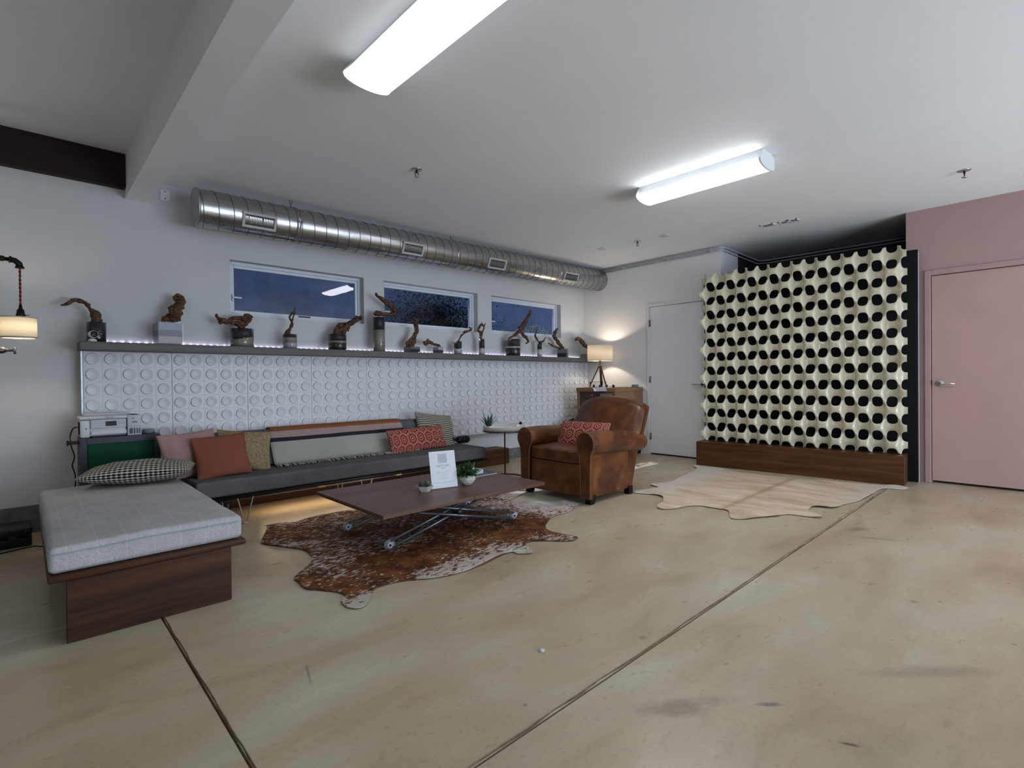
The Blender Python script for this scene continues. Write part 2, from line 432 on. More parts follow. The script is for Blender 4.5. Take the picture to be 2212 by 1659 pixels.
def doors():
    hingem = metal('steel_hinge', (.30, .31, .34), .35)
    # white door in the far wall, plane x = XB
    d = struct('door_1', MB().box(XB+.004, XB+.05, 3.075, 3.906, .02, 2.040, .002), M_DOOR)
    link('door_frame', MB().box(XB-.012, XB+.10, 3.909, 3.945, 0, 2.085, .003).box(XB-.012, XB+.10, 3.03, 3.07, 0, 2.085, .003)
         .box(XB-.012, XB+.10, 3.071, 3.909, 2.044, 2.085, .003).mesh('door_frame', M_TRIM), d)
    link('threshold_gap', MB().box(XB+.02, XB+.1, 3.075, 3.905, 0, .012).mesh('threshold_gap', M_BLACK), d)
    for z in (.25, 1.04, 1.82):
        link('hinge', MB().tube([(XB-.004, 3.908, z-.045), (XB-.004, 3.908, z+.045)], .009, 8).box(XB-.002, XB+.004, 3.885, 3.905, z-.045, z+.045)
             .mesh('hinge', hingem), d)
    def lever(x, y, z, sgn, parent):
        h = link('door_handle', MB().lathe([(.033, 0), (.033, -.008), (.028, -.012), (.014, -.014), (.012, -.05), (0, -.052)], (x, y, z), 24, axis='x')
                 .tube([(x-.045, y, z), (x-.052, y+sgn*.02, z), (x-.052, y+sgn*.06, z), (x-.050, y+sgn*.115, z-.002)], [.011, .011, .009, .008], 10)
                 .mesh('door_handle', M_CHROME), parent)
    lever(XB+.004, 3.14, .972, 1, d)
    # pink door, plane x = XP
    d = struct('door_2', MB().box(XP+.006, XP+.05, -.05, .852, .022, 2.032, .002), M_PINKD)
    link('door_frame', MB().box(XP-.014, XP+.10, .858, .905, 0, 2.088, .003).box(XP-.014, XP+.10, -.11, -.056, 0, 2.088, .003)
         .box(XP-.014, XP+.10, -.056, .858, 2.038, 2.088, .003).mesh('door_frame', M_PINK), d)
    lever(XP+.006, .79, .977, -1, d)
    link('strike_plate', MB().box(XP-.006, XP+.012, .853, .858, .95, 1.01).mesh('strike_plate', M_BLACK), d)
doors()

# ---------------------------------------------------------------- ceiling fixtures
def lens_mat(power):
    g = NG('lit_prismatic_lens')
    co = g.co(scale=(1, 1, 1)); x, y, z = g.sep(co)
    v = g.n('ShaderNodeTexVoronoi', feature='F1'); g.put(v.inputs['Vector'], g.co(scale=(45, 30, 1))); v.inputs['Randomness'].default_value = .25
    k = g.ramp(v.outputs['Distance'], [(.05, .45), (.12, 1.)])
    g.set(color=(.9, .9, .9), ecol=(.93, .95, 1), estr=g.math('MULTIPLY', k, power), rough=.4); return g.m
M_ENAMEL = plain('white_enamel', (.72, .74, .75), .4, var=.02)
def fixture(x0, x1, y0, y1, power, label):
    M_LENS = lens_mat(power)
    t = thing('ceiling_light', label, 'ceiling light', ((x0+x1)/2, (y0+y1)/2, ZC), group='fluorescent ceiling lights')
    xc, L, h = 0., (y1-y0)/2, (x1-x0)/2
    hb = h-.055
    part('housing', MB().prism([(xc-hb, -.002), (xc+hb, -.002), (xc+h-.002, -.035), (xc+h-.002, -.089), (xc-h+.008, -.085), (xc-hb, -.004)], -L+.012, L-.012, 'y'), M_ENAMEL, t)
    pts = [(xc-h, -.084)] + [(xc+h*math.cos(a), -.088-.035*math.sin(a)) for a in [PI-i*PI/14 for i in range(15)]] + [(xc+h-.004, -.0895), (xc-h+.022, -.0895), (xc-h+.006, -.084)]
    part('lens', MB().prism(pts, -L+.012, L-.012, 'y', 0, False), M_LENS, t)
    cap = [(xc-hb-.004, -.001), (xc+hb+.004, -.001), (xc+h+.003, -.030), (xc+h+.003, -.078)] + [(xc+(h+.003)*math.cos(a), -.090-.038*math.sin(a)) for a in [i*PI/10 for i in range(11)]] + [(xc-h-.003, -.078)]
    for s in (-1, 1): part('end_cap', MB().prism(cap, s*L-.006, s*L+.006, 'y'), M_ENAMEL, t)
    return t
fixture(1.195, 1.455, 1.43, 2.475, 5.0, 'large fluorescent wraparound light cut off by the top of the photo')
fixture(3.825, 4.085, 1.455, 2.475, 19., 'fluorescent wraparound light seen whole, on the ceiling before the ivory screen')

def sprinkler(x, y, label):
    t = thing('sprinkler_head', label, 'sprinkler', (x, y, ZC), group='ceiling sprinklers')
    part('escutcheon', MB().lathe([(.044, 0), (.040, -.005), (.016, -.012), (0, -.012)], n=20), M_CHROME, t)
    part('frame', MB().tube([(0, 0, -.008), (0, 0, -.028)], .008, 8).tube([(-.012, 0, -.02), (-.017, 0, -.035), (-.004, 0, -.052)], .003, 6).tube([(.012, 0, -.02), (.017, 0, -.035), (.004, 0, -.052)], .003, 6), M_BLACKM, t)
    part('deflector', MB().lathe([(0, -.052), (.017, -.053), (.019, -.057), (0, -.057)], n=16), M_CHROME, t)
sprinkler(2.245, 3.424, 'sprinkler head on the ceiling left of centre, above the shelf windows')
sprinkler(5.37, 3.459, 'small distant sprinkler head near the white far wall')
sprinkler(5.512, .513, 'sprinkler head near the pink wall')

M_GRAY = plain('vent_grey', (.22, .23, .24), .7)
M_PLATE = plain('ceiling_plate_paint', (.60, .61, .62), .6, var=.02)
def vent(x, y, sx, sy, label):
    t = thing('ceiling_vent', label, 'vent', (x, y, ZC), group='small ceiling vents')
    part('frame', MB().box(-sx, sx, -sy, -sy+.012, -.008, 0).box(-sx, sx, sy-.012, sy, -.008, 0).box(-sx, -sx+.012, -sy, sy, -.008, 0).box(sx-.012, sx, -sy, sy, -.008, 0), M_ENAMEL, t)
    part('grille', MB().box(-sx+.012, sx-.012, -sy+.012, sy-.012, -.003, 0), M_GRAY, t)
vent(5.87, 2.153, .055, .066, 'small ceiling vent on its own, left of the pair of vents')
vent(5.89, 1.995, .055, .045, 'left one of the two ceiling vents side by side')
vent(5.89, 1.900, .055, .045, 'right one of the two ceiling vents side by side')
def plate(name, x, y, label):
    solo(name, MB().box(x-.055, x+.055, y-.05, y+.05, ZC-.006, ZC+.001, .002), M_PLATE, label, 'cover plate', (x, y, ZC), 'ceiling cover plates')
plate('cover_plate', 5.336, 3.952, 'blank square plate on the ceiling nearer the duct')
plate('cover_plate', 5.396, 3.118, 'blank square plate on the ceiling farther from the duct')
t = thing('wall_plate', 'blank white access plate with two screws high on the wall beside the beam', 'cover plate', (.872, YW, 2.608))
part('plate', MB().box(-.034, .034, -.008, .0, -.045, .045, .002), M_WALL, t)
for z in (.028, -.028): part('screw', MB().lathe([(.005, -.008), (.004, -.010), (0, -.010)], (0, 0, z), 10, axis='y'), M_BLACKM, t)

def conduit():
    t = thing('ceiling_conduit', 'thin painted conduit running along the top of the far wall and into the dark alcove', 'conduit', (XB, 2.87, 2.68))
    m = plain('conduit_paint', (.42, .43, .45), .5)
    z = 2.672
    part('pipe', MB().tube([(XB-.03, 4.98, z), (XB-.03, 2.93, z), (XB-.02, 2.87, z), (XB+.06, 2.84, z), (7.42, 2.86, z), (7.50, 2.80, z), (7.52, 1.06, z)], .012, 8), m, t, True)
    part('pipe', MB().tube([(XB-.012, 4.98, z-.034), (XB-.012, 2.90, z-.034), (XB+.02, 2.86, z-.034), (7.45, 2.88, z-.034), (7.53, 2.78, z-.034), (7.54, 1.06, z-.034)], .008, 8), m, t, True)  # thinner tube added in place of the conduit's shadow line
    for y in (4.3, 3.6, 3.0): part('strap', MB().box(XB-.045, XB, y-.01, y+.01, z-.045, z+.018, .002), m, t, True)
conduit()

# ---------------------------------------------------------------- spiral duct
def duct():
    x0, z0, x1, z1, y = 1.018, 2.468, XB-.002, 2.535, 4.755
    L = math.hypot(x1-x0, z1-z0)
    g = NG('galvanised_steel')
    co = g.co(); v = g.n('ShaderNodeTexVoronoi', feature='F1'); g.put(v.inputs['Vector'], g.co(scale=(1, 1, 1))); v.inputs['Scale'].default_value = 70
    a = g.noise(g.co(scale=(.6, 9, 9)), 9., 4, .6)
    g.set(color=g.ramp(a, [(.3, (.36, .36, .355)), (.7, (.52, .52, .51))]), metal=1., rough=g.ramp(g.noise(co, 5., 4), [(.3, .24), (.7, .36)]))
    g.bump(g.noise(g.co(scale=(1, 4, 4)), 4., 2), .15, .01)
    M_G = g.m; M_SEAM = metal('duct_seam_steel', (.20, .20, .20), .5)
    t = thing('spiral_duct', 'galvanised round spiral air duct hung under the ceiling above the windows', 'duct', (x0, y, z0))
    t.rotation_euler = (0, -math.atan2(z1-z0, x1-x0), 0)
    R, p, n = .150, .1105, 40
    def section(xa, xb):
        mb = MB(); vs = []
        for x in (xa, xb):
            for k in range(n+1):
                a = 2*PI*k/n + PI/2
                vs.append((min(max(x + p*k/n, 0.001), L), R*math.cos(a), R*math.sin(a)))
        mb.add(vs, [(k, k+1, n+1+k+1, n+1+k) for k in range(n)], 0, True)
        return mb
    N = int(L/p)+1
    for i in range(-1, N):
        xa = i*p; link('duct_section', section(xa, xa+p).mesh('duct_section', M_G), t)
        # raised lock seam along the section's edge
        path = [(min(max(xa+p+p*k/n, .004), L-.004), (R+.001)*math.cos(2*PI*k/n+PI/2), (R+.001)*math.sin(2*PI*k/n+PI/2)) for k in range(n+1)]
        if i < N-1: link('lock_seam', MB().tube(path, .0032, 5).mesh('lock_seam', M_SEAM), t)
    part('end_cap', MB().lathe([(0, .004), (R-.01, .004), (R, .0), (R+.005, 0), (R+.005, .018), (R, .018)], n=40, axis='x').xf(Matrix.Translation((-.004, 0, 0))), metal('duct_cap_steel', (.42, .42, .43), .45), t)
    for xc in (.76,):
        part('band_clamp', MB().lathe([(R+.001, xc), (R+.006, xc), (R+.006, xc+.035), (R+.001, xc+.035), (R+.001, xc)], n=40, axis='x').box(xc+.002, xc+.033, -R-.014, -R+.01, -.01, .03, .002), M_G, t)
    for xc in (.76, 2.55, 4.30):
        part('hanger_wire', MB().tube([(xc, 0, R), (xc-.015, 0, .26)], .002, 5).tube([(xc, 0, R), (xc+.02, 0, .26)], .002, 5), M_BLACKM, t)
        if xc > 1: part('band_clamp', MB().lathe([(R+.001, xc-.012), (R+.004, xc-.012), (R+.004, xc+.012), (R+.001, xc+.012), (R+.001, xc-.012)], n=40, axis='x').box(xc-.01, xc+.01, -R-.012, -R+.01, -.01, .02, .002), M_G, t)
    M_REG = plain('register_enamel', (.46, .46, .46), .5, var=.03)
    M_FIN = plain('register_fin', (.22, .21, .20), .5)
    tilt = math.radians(-24)
    for k, (xc, w) in enumerate(((.449, .27), (1.955, .255), (3.130, .28), (4.500, .30))):
        h = .125
        Mx = Matrix.Translation((xc, 0, 0)) @ Matrix.Rotation(-tilt*1., 4, 'X') @ Matrix.Translation((0, -R-.006, 0))
        f = MB(); b = .02
        f.box(-w/2, w/2, -.006, .012, -h/2, -h/2+b, .002).box(-w/2, w/2, -.006, .012, h/2-b, h/2, .002)
        f.box(-w/2, -w/2+b, -.006, .012, -h/2+b, h/2-b, .002).box(w/2-b, w/2, -.006, .012, -h/2+b, h/2-b, .002).xf(Mx)
        r = part('register', f, M_REG, t)
        part('register_back', MB().box(-w/2+b, w/2-b, .009, .012, -h/2+b, h/2-b).xf(Mx), M_BLACK, t, parent=r)
        nf = 18
        for i in range(nf):
            u = -w/2+b+.008+(w-2*b-.016)*i/(nf-1)
            part('fin', MB().box(u-.0013, u+.0013, .002, .009, -h/2+b, h/2-b).xf(Mx), M_FIN, t, parent=r)
duct()

# ---------------------------------------------------------------- relief panelling, shelf, led strip
def relief():
    m = plain('white_relief_gypsum', (.66, .67, .69), .30, var=.015, vs=3)
    t = thing('relief_panelling', 'white moulded wall panelling with rows of round dished discs under the long shelf', 'wall panelling', (.325, 5.0, .375))
    z0, z1, rows = .378, 1.306, 8
    pz = (z1-z0)/rows
    def panel(cols, w):
        mb = MB(); pc = w/cols; n = 28
        mb.box(.0012, w-.0012, .0, .045, z0, z1)
        for c in range(cols):
            for r in range(rows):
                x0, zz = pc*c, z0+pz*r
                mb.add([(x0+.002, 0, zz+.002), (x0+pc-.002, 0, zz+.002), (x0+pc-.002, 0, zz+pz-.002), (x0+.002, 0, zz+pz-.002),
                        (x0+.004, -.0025, zz+.004), (x0+pc-.004, -.0025, zz+.004), (x0+pc-.004, -.0025, zz+pz-.004), (x0+.004, -.0025, zz+pz-.004)],
                       [(4, 5, 6, 7), (0, 1, 5, 4), (1, 2, 6, 5), (2, 3, 7, 6), (3, 0, 4, 7)])
                prof = [(.0445, -.0020), (.0440, -.010), (.0415, -.0145), (.038, -.0150), (.033, -.0125), (.022, -.0090), (.010, -.0078), (0, -.0075)]
                mb.lathe(prof, (x0+pc/2, 0, zz+pz/2), n, axis='y')
        return mb
    me5 = panel(5, .6).mesh('relief_panel', m)
    seams = [.325, .887, 1.461, 2.037, 2.62, 3.22, 3.82, 4.42, 5.03, 5.63, 6.225]
    for a, b in zip(seams, seams[1:]):
        o = link('relief_panel', me5, t, (a-.325, 4.985-5.0, -.375)); o.scale = ((b-a)/.6, 1, 1)
    o = link('relief_panel', panel(1, .108).mesh('relief_panel', m), t, (6.227-.325, 4.985-5.0, -.375))
    part('edge_trim', MB().box(.310, .324, 4.955, 5.035, z0-.003, z1+.0, .002), metal('aluminium_trim', (.55, .57, .6), .35), t, True)
    part('edge_trim', MB().box(.310, 6.33, 4.99, 5.035, z0-.012, z0-.003), metal('aluminium_trim', (.4, .4, .4), .4), t, True)
relief()

ZS = 1.368
def shelf():
    m = wood('grey_shelf_laminate', (.095, .095, .092), (.15, .15, .145), 0, 1.2, .5)
    t = thing('long_wall_shelf', 'long thin grey shelf above the relief panelling, running to the far corner', 'shelf', (.30, 4.92, 1.308))
    part('board', MB().box(.300, XB-.003, 4.80, YW-.001, 1.3085, ZS-.003, .002), m, t, True)
    part('top_sheet', MB().box(.302, XB-.003, 4.802, YW-.001, ZS-.0028, ZS), plain('dark_shelf_top', (.03, .03, .032), .35), t, True)
    s = thing('led_strip', 'row of small violet white led dots along the wall just above the shelf', 'led strip', (.5, YW-.01, ZS))
    part('tape', MB().box(.42, XB-.05, YW-.018, YW-.002, ZS+.005, ZS+.0105), M_ENAMEL, s, True)
    em = emit('led_glow', (.80, .76, 1.), 13.)
    me = MB().box(-.005, .005, -.004, .004, -.0025, .0025).mesh('led', em)
    n = 112
    for i in range(n):
        link('led', me, s, (.47+(6.20-.47)*i/(n-1)-.5, -.002, .0135))
shelf()

# ---------------------------------------------------------------- driftwood vases
def drift_mat():
    g = NG('driftwood'); co = g.co(scale=(1, 1, 1))
    a = g.noise(co, 28, 6, .7, 1.5); b = g.noise(co, 90, 3)
    c = g.ramp(a, [(.34, (.012, .005, .002)), (.47, (.060, .022, .008)), (.60, (.17, .072, .026)), (.78, (.30, .15, .065))])
    g.set(color=c, rough=.6); g.bump(g.math('ADD', a, g.math('MULTIPLY', b, .3)), .9, .01); return g.m
M_DRIFT = drift_mat()
def gravel(name, c, v=.5, rough=.5, coat=.15): return plain(name, c, rough, var=v, vs=150, bump=.5, bs=170, coat=coat)
LAY = {'dark': gravel('dark_stones', (.016, .018, .022), .8), 'tan': gravel('tan_sand', (.24, .21, .165), .15), 'white': gravel('white_sand', (.50, .49, .46), .1),
       'grey': gravel('grey_pebbles', (.13, .14, .15), .5), 'slate': gravel('slate_glass_chips', (.06, .075, .085), .9, .25, .3), 'pale': gravel('pale_grey_sand', (.34, .35, .36), .2)}
M_GLASS = glass('clear_glass')
LNAME = {'slate': 'glass_chip_layer', 'dark': 'dark_stone_layer', 'tan': 'tan_sand_layer', 'white': 'white_sand_layer', 'grey': 'pebble_layer', 'pale': 'grey_sand_layer'}
def branch_mb(paths, seed):
    mb = MB(); rr = random.Random(seed)
    for path in paths:
        pts = []; 
        for i, (x, z, r) in enumerate(path): pts.append((x, rr.uniform(-.018, .018) if 0 < i else 0, z))
        P = catmull(pts, 10); n = len(P); R = []
        for i in range(n):
            f = i/(n-1)*(len(path)-1); k = min(int(f), len(path)-2); q = f-k
            R.append(path[k][2]*(1-q)+path[k+1][2]*q)
        so = seed*3.1
        def jit(p, i, k):
            q = p*24+Vector((so, 0, so)); a = noise.noise(q); return max(.45, 1+.55*a+.45*noise.noise(p*58)+.20*math.sin(k*2.1+i*.45)*(1-abs(a)))
        R = [r*.82 for r in R]
        mb.tube(P, R, 18, jit=jit)
    return mb
def vase(x, w, h, shape, layers, paths, label, seed, rot=0., wavy=0., y=4.92, glassy=1):
    t = thing('driftwood_vase', label, 'vase', (x, y, ZS), group='driftwood vases on the long shelf')
    r = w/2; gt = .0035
    def form(mb, r, za, zb, za2=None, mat=0):
        if shape == 'round':
            n = 32; vs = []
            for q, z in ((0, za), (1, zb)):
                for k in range(n):
                    a = 2*PI*k/n; dz = (wavy*math.sin(a*2+seed) if (q and z < h*.93) or (not q and z > .012) else 0)
                    vs.append((r*math.cos(a), r*math.sin(a), z+dz))
            mb.add(vs, [(k, (k+1) % n, n+(k+1) % n, n+k) for k in range(n)], 0, True)
            o = len(mb.v)-2*n; mb.f += [[o+k for k in range(n)][::-1], [o+n+k for k in range(n)]]; mb.mi += [0, 0]; mb.sm += [False, False]
        else: mb.box(-r, r, -r, r, za, zb, .0015)
    S = 1. if shape == 'round' else 1.
    R = Matrix.Rotation(rot, 4, 'Z')
    if shape == 'round':
        g = MB().lathe([(0, .0), (r-.002, .0), (r, .003), (r, h), (r-gt, h), (r-gt, .006), (0, .006)], n=32)
    else:
        g = MB().box(-r, r, -r, r, 0, .006).box(-r, r, -r, -r+gt, .006, h).box(-r, r, r-gt, r, .006, h).box(-r, -r+gt, -r+gt, r-gt, .006, h).box(r-gt, r, -r+gt, r-gt, .006, h)
    part('glass_vessel', g.xf(R), M_GLASS, t)
    z = .0065
    for kind, f in layers:
        mb = MB(); zb = .0065 + (h*.97-.0065)*f; form(mb, r-gt-.0015, z+.0004, zb); part(LNAME[kind], mb.xf(R), LAY[kind], t); z = zb
    dz = -ZS
    mb = branch_mb([[(px-x, pz+dz-.010*min(1, max(0, pz-1.4)*2), pr) for px, pz, pr in p] for p in paths], seed)
    part('driftwood', mb, M_DRIFT, t)
V = vase
V(.403, .126, .154, 'round', [('dark', 1)], [[(.412,1.50,.03),(.412,1.543,.035),(.399,1.586,.027),(.369,1.627,.014),(.350,1.655,.017),(.317,1.673,.017),(.284,1.680,.017),(.258,1.663,.014),(.232,1.640,.011),(.206,1.631,.006)], [(.412,1.53,.04),(.40,1.56,.035),(.372,1.565,.012)]],
  'black stone vase at the left shelf end with a branch reaching far left', 1)
V(.851, .17, .178, 'square', [('tan', .34), ('dark', .62), ('slate', 1)], [[(.845,1.53,.03),(.851,1.571,.034),(.883,1.592,.051),(.908,1.636,.047),(.916,1.675,.047),(.946,1.735,.038),(.934,1.772,.032),(.942,1.792,.019)], [(.86,1.57,.03),(.825,1.565,.022)], [(.94,1.70,.03),(.965,1.74,.014)], [(.92,1.74,.03),(.90,1.775,.014)]],
  'large square silvery glass cube vase with a thick knobbly driftwood stump', 2, rot=.10)
V(1.402, .195, .165, 'round', [('tan', .46), ('dark', 1)], [[(1.396,1.52,.03),(1.396,1.565,.036),(1.338,1.577,.018),(1.294,1.590,.023),(1.244,1.590,.028),(1.210,1.623,.013),(1.203,1.646,.009)], [(1.294,1.590,.022),(1.346,1.625,.019),(1.382,1.624,.020),(1.419,1.623,.030),(1.454,1.646,.030),(1.468,1.627,.026),(1.434,1.584,.022),(1.396,1.561,.022)], [(1.25,1.59,.02),(1.225,1.565,.018)]],
  'wide round vase of sand and black stones with sprawling looped driftwood', 3, wavy=.012)
V(1.813, .130, .137, 'round', [('pale', .40), ('tan', .78), ('dark', 1)], [[(1.79,1.49,.03),(1.793,1.527,.023),(1.814,1.558,.017),(1.832,1.610,.015),(1.812,1.660,.012),(1.825,1.696,.012),(1.855,1.724,.012),(1.868,1.764,.009)], [(1.834,1.628,.009),(1.854,1.681,.008),(1.870,1.717,.006)], [(1.79,1.5,.02),(1.775,1.53,.012)]],
  'small grey and tan layered vase under the first window with a thin forked upright branch', 4)
V(2.275, .180, .162, 'round', [('dark', .42), ('tan', .56), ('dark', 1)], [[(2.265,1.51,.03),(2.270,1.549,.033),(2.319,1.588,.037),(2.358,1.600,.041),(2.407,1.640,.033),(2.458,1.681,.031),(2.508,1.708,.031),(2.529,1.719,.026)], [(2.251,1.54,.015),(2.276,1.613,.015),(2.320,1.639,.012),(2.388,1.648,.012)], [(2.38,1.57,.02),(2.40,1.63,.02)], [(2.33,1.53,.025),(2.36,1.60,.02)]],
  'round black vase with a thin tan band and a thick stub leaning right', 5)
V(2.734, .130, .372, 'round', [('tan', .62), ('dark', 1)], [[(2.70,1.76,.02),(2.718,1.777,.031),(2.782,1.777,.024),(2.881,1.780,.022),(2.927,1.803,.022),(2.905,1.841,.031),(2.850,1.886,.028),(2.784,1.928,.024),(2.731,1.962,.019),(2.699,1.987,.012)]],
  'tallest cylinder vase, sand below and black above, topped by a hairpin shaped branch', 6)
V(3.138, .135, .066, 'square', [('dark', .5), ('grey', 1)], [[(3.117,1.41,.03),(3.117,1.452,.050),(3.147,1.494,.035),(3.166,1.546,.029),(3.190,1.609,.028),(3.197,1.671,.028),(3.186,1.721,.030),(3.186,1.750,.038)], [(3.07,1.43,.02),(3.082,1.471,.020),(3.118,1.534,.013),(3.166,1.587,.011)], [(3.19,1.74,.02),(3.225,1.745,.018)]],
  'low square vase with a smooth upright trunk like a standing figure', 7, rot=.2)
V(3.489, .095, .078, 'square', [('dark', .45), ('pale', 1)], [[(3.500,1.43,.02),(3.500,1.456,.019),(3.436,1.480,.017),(3.373,1.494,.021),(3.323,1.491,.029),(3.316,1.455,.011)], [(3.329,1.492,.019),(3.348,1.529,.015)]],
  'smallest square vase with a knobbed branch lying out to the left', 8, rot=.25)
V(3.774, .105, .156, 'round', [('pale', .22), ('white', .42), ('dark', 1)], [[(3.785,1.50,.012),(3.788,1.538,.014),(3.824,1.590,.014),(3.880,1.648,.020),(3.923,1.653,.016),(3.966,1.675,.013),(3.981,1.693,.010),(3.959,1.708,.010)]],
  'rounded black vase with a wavy white stripe and a slim branch leaning right', 9, wavy=.008)
V(4.147, .080, .202, 'round', [('white', .40), ('dark', 1)], [[(4.133,1.54,.02),(4.133,1.577,.021),(4.134,1.639,.023),(4.097,1.677,.014),(4.105,1.717,.015),(4.158,1.755,.017),(4.195,1.729,.013),(4.179,1.688,.014),(4.141,1.649,.016)], [(4.158,1.755,.014),(4.154,1.785,.006)], [(4.188,1.740,.010),(4.211,1.775,.005)]],
  'slim vase, white below and black above, with a branch forming an open ring', 10)
V(4.684, .200, .226, 'round', [('dark', .46), ('white', .54), ('dark', 1)], [[(4.60,1.56,.018),(4.610,1.599,.020),(4.694,1.645,.024),(4.796,1.700,.033),(4.840,1.751,.039),(4.901,1.817,.035),(4.955,1.895,.026),(5.000,1.960,.020),(5.024,2.006,.013)], [(4.822,1.707,.028),(4.899,1.650,.026),(4.959,1.609,.022),(4.950,1.566,.017),(4.915,1.546,.011)]],
  'big black vase with a white band and a tall slanting branch before the third window', 11)
V(5.190, .075, .208, 'round', [('white', .50), ('dark', 1)], [[(5.18,1.55,.014),(5.175,1.579,.014),(5.139,1.618,.015),(5.112,1.667,.014),(5.122,1.724,.010),(5.128,1.756,.006)], [(5.194,1.55,.014),(5.194,1.580,.014),(5.259,1.591,.016),(5.297,1.619,.011),(5.326,1.652,.006)]],
  'thin white and black vase with a twig spreading in a wide V', 12)
V(5.675, .140, .129, 'square', [('dark', .48), ('grey', 1)], [[(5.68,1.45,.03),(5.668,1.493,.029),(5.620,1.556,.029),(5.563,1.618,.026),(5.507,1.679,.033),(5.498,1.722,.029),(5.527,1.762,.017),(5.557,1.796,.009)], [(5.62,1.47,.014),(5.591,1.504,.014),(5.495,1.526,.014),(5.420,1.542,.012),(5.365,1.571,.012)], [(5.51,1.70,.02),(5.47,1.74,.012)]],
  'square grey stone vase with a gnarled branch and a low arm to the left', 13, rot=.5)
V(6.194, .115, .150, 'square', [('tan', .42), ('white', 1)], [[(6.23,1.48,.03),(6.225,1.525,.030),(6.182,1.578,.034),(6.119,1.629,.037),(6.046,1.666,.027),(5.962,1.642,.024)], [(6.046,1.659,.024),(6.025,1.685,.019)]],
  'white and tan cube vase at the right shelf end beside the table lamp', 14, rot=.1)

def camera_ball():
    t = thing('security_camera', 'small white indoor camera with a round black face at the left shelf end', 'camera', (.372, 4.83, ZS))
    wp = plain('white_plastic', (.62, .63, .65), .35, var=.02)
    part('base', MB().lathe([(.026, 0), (.027, .008), (.018, .020), (0, .024)], n=24), wp, t)
    d = Vector((.28, -.95, .05)).normalized(); q = d.to_track_quat('Z', 'Y').to_matrix().to_4x4()
    c = Matrix.Translation((.002, .0, .052))
    part('body', MB().lathe([(0, -.030), (.018, -.027), (.026, -.015), (.027, .018), (.0245, .024)], n=28).xf(c @ q), wp, t)
    part('lens_face', MB().lathe([(.0240, .0235), (.0225, .026), (.010, .0265), (0, .0268)], n=28).xf(c @ q), plain('gloss_black', (.006, .006, .006), .35), t)
camera_ball()

# ---------------------------------------------------------------- lamps
def shade_mat(name, col, e):
    g = NG(name); a = g.noise(g.co(scale=(40, 40, 260)), 1., 2)
    g.set(color=g.ramp(a, [(.3, tuple(c*.93 for c in col)), (.7, col)]), rough=.9)
    tr = g.n('ShaderNodeBsdfTranslucent'); tr.inputs[0].default_value = (*col, 1)
    mx = g.n('ShaderNodeMixShader'); mx.inputs[0].default_value = e
    out = g.t.nodes['Material Output']
    g.t.links.new(g.b.outputs[0], mx.inputs[1]); g.t.links.new(tr.outputs[0], mx.inputs[2]); g.t.links.new(mx.outputs[0], out.inputs[0])
    return g.m
M_SHADE = shade_mat('cream_lampshade', (.88, .83, .74), .72)
def drum(root, c, r, z0, z1):
    s = part('lamp_shade', MB().lathe([(r, z0), (r, z1), (r-.002, z1), (r-.002, z0), (r, z0)], (c[0], c[1], 0), 40), M_SHADE, root)
    band = plain('shade_trim', (.42, .35, .26), .8)
    part('trim_ring', MB().lathe([(r+.001, z0), (r+.001, z0+.010), (r-.003, z0+.010), (r-.003, z0), (r+.001, z0)], (c[0], c[1], 0), 40), band, root, parent=s)
    part('trim_ring', MB().lathe([(r+.001, z1-.006), (r+.001, z1), (r-.003, z1), (r-.003, z1-.006), (r+.001, z1-.006)], (c[0], c[1], 0), 40), band, root, parent=s)
    return s
def table_lamp():
    cx, cy, zt = 6.04, 4.53, .9375
    t = thing('tripod_table_lamp', 'lit table lamp with cream drum shade on a dark wooden tripod', 'lamp', (cx, cy, zt))
    drum(t, (0, 0), .180, .375, .605)
    part('socket', MB().tube([(0, 0, .31), (0, 0, .36)], .012, 10).lathe([(.016, .36), (.020, .375), (.018, .43), (0, .435)], n=16), M_BRASS, t)
    part('bulb', MB().lathe([(0, .435), (.014, .438), (.026, .47), (.024, .495), (0, .512)], n=16), emit('warm_bulb', (1, .80, .58), 18), t)
    part('hub', MB().lathe([(.018, .285), (.028, .29), (.028, .305), (.014, .318), (0, .32)], n=16), M_BRASS, t)
    wd = wood('tripod_wood', (.025, .012, .007), (.075, .035, .018), 2, 2, .35)
    feet = [(-.10, .10, .0), (-.13, -.12, .0), (.13, .0, .0)]
    for i, (fx, fy, fz) in enumerate(feet):
        wv = .030 if i == 1 else .012
        top = Vector((fx*.12, fy*.12, .30)); bot = Vector((fx, fy, .035))
        d = (bot-top); side = Vector((-fy, fx, 0)).normalized()*wv/2*1.2; th = Vector((fx, fy, 0)).normalized()*.008
        vs = [top+side*.8+th, top-side*.8+th, top-side*.8-th, top+side*.8-th, bot+side+th, bot-side+th, bot-side-th, bot+side-th]
        l = part('leg', MB().add(vs, [(0, 1, 2, 3), (7, 6, 5, 4), (0, 4, 5, 1), (1, 5, 6, 2), (2, 6, 7, 3), (3, 7, 4, 0)]), wd, t)
        part('foot', MB().tube([bot+Vector((0, 0, .04)), (fx*1.02, fy*1.02, .001)], [wv*.75, .007], 8), M_BLACKM, t, parent=l)
    part('brace', MB().tube([(feet[0][0]*.85, feet[0][1]*.85, .075), (feet[1][0]*.85, feet[1][1]*.85, .078)], .003, 6).tube([(feet[1][0]*.85, feet[1][1]*.85, .075), (feet[2][0]*.85, feet[2][1]*.85, .075)], .003, 6), M_BRASS, t)
table_lamp()

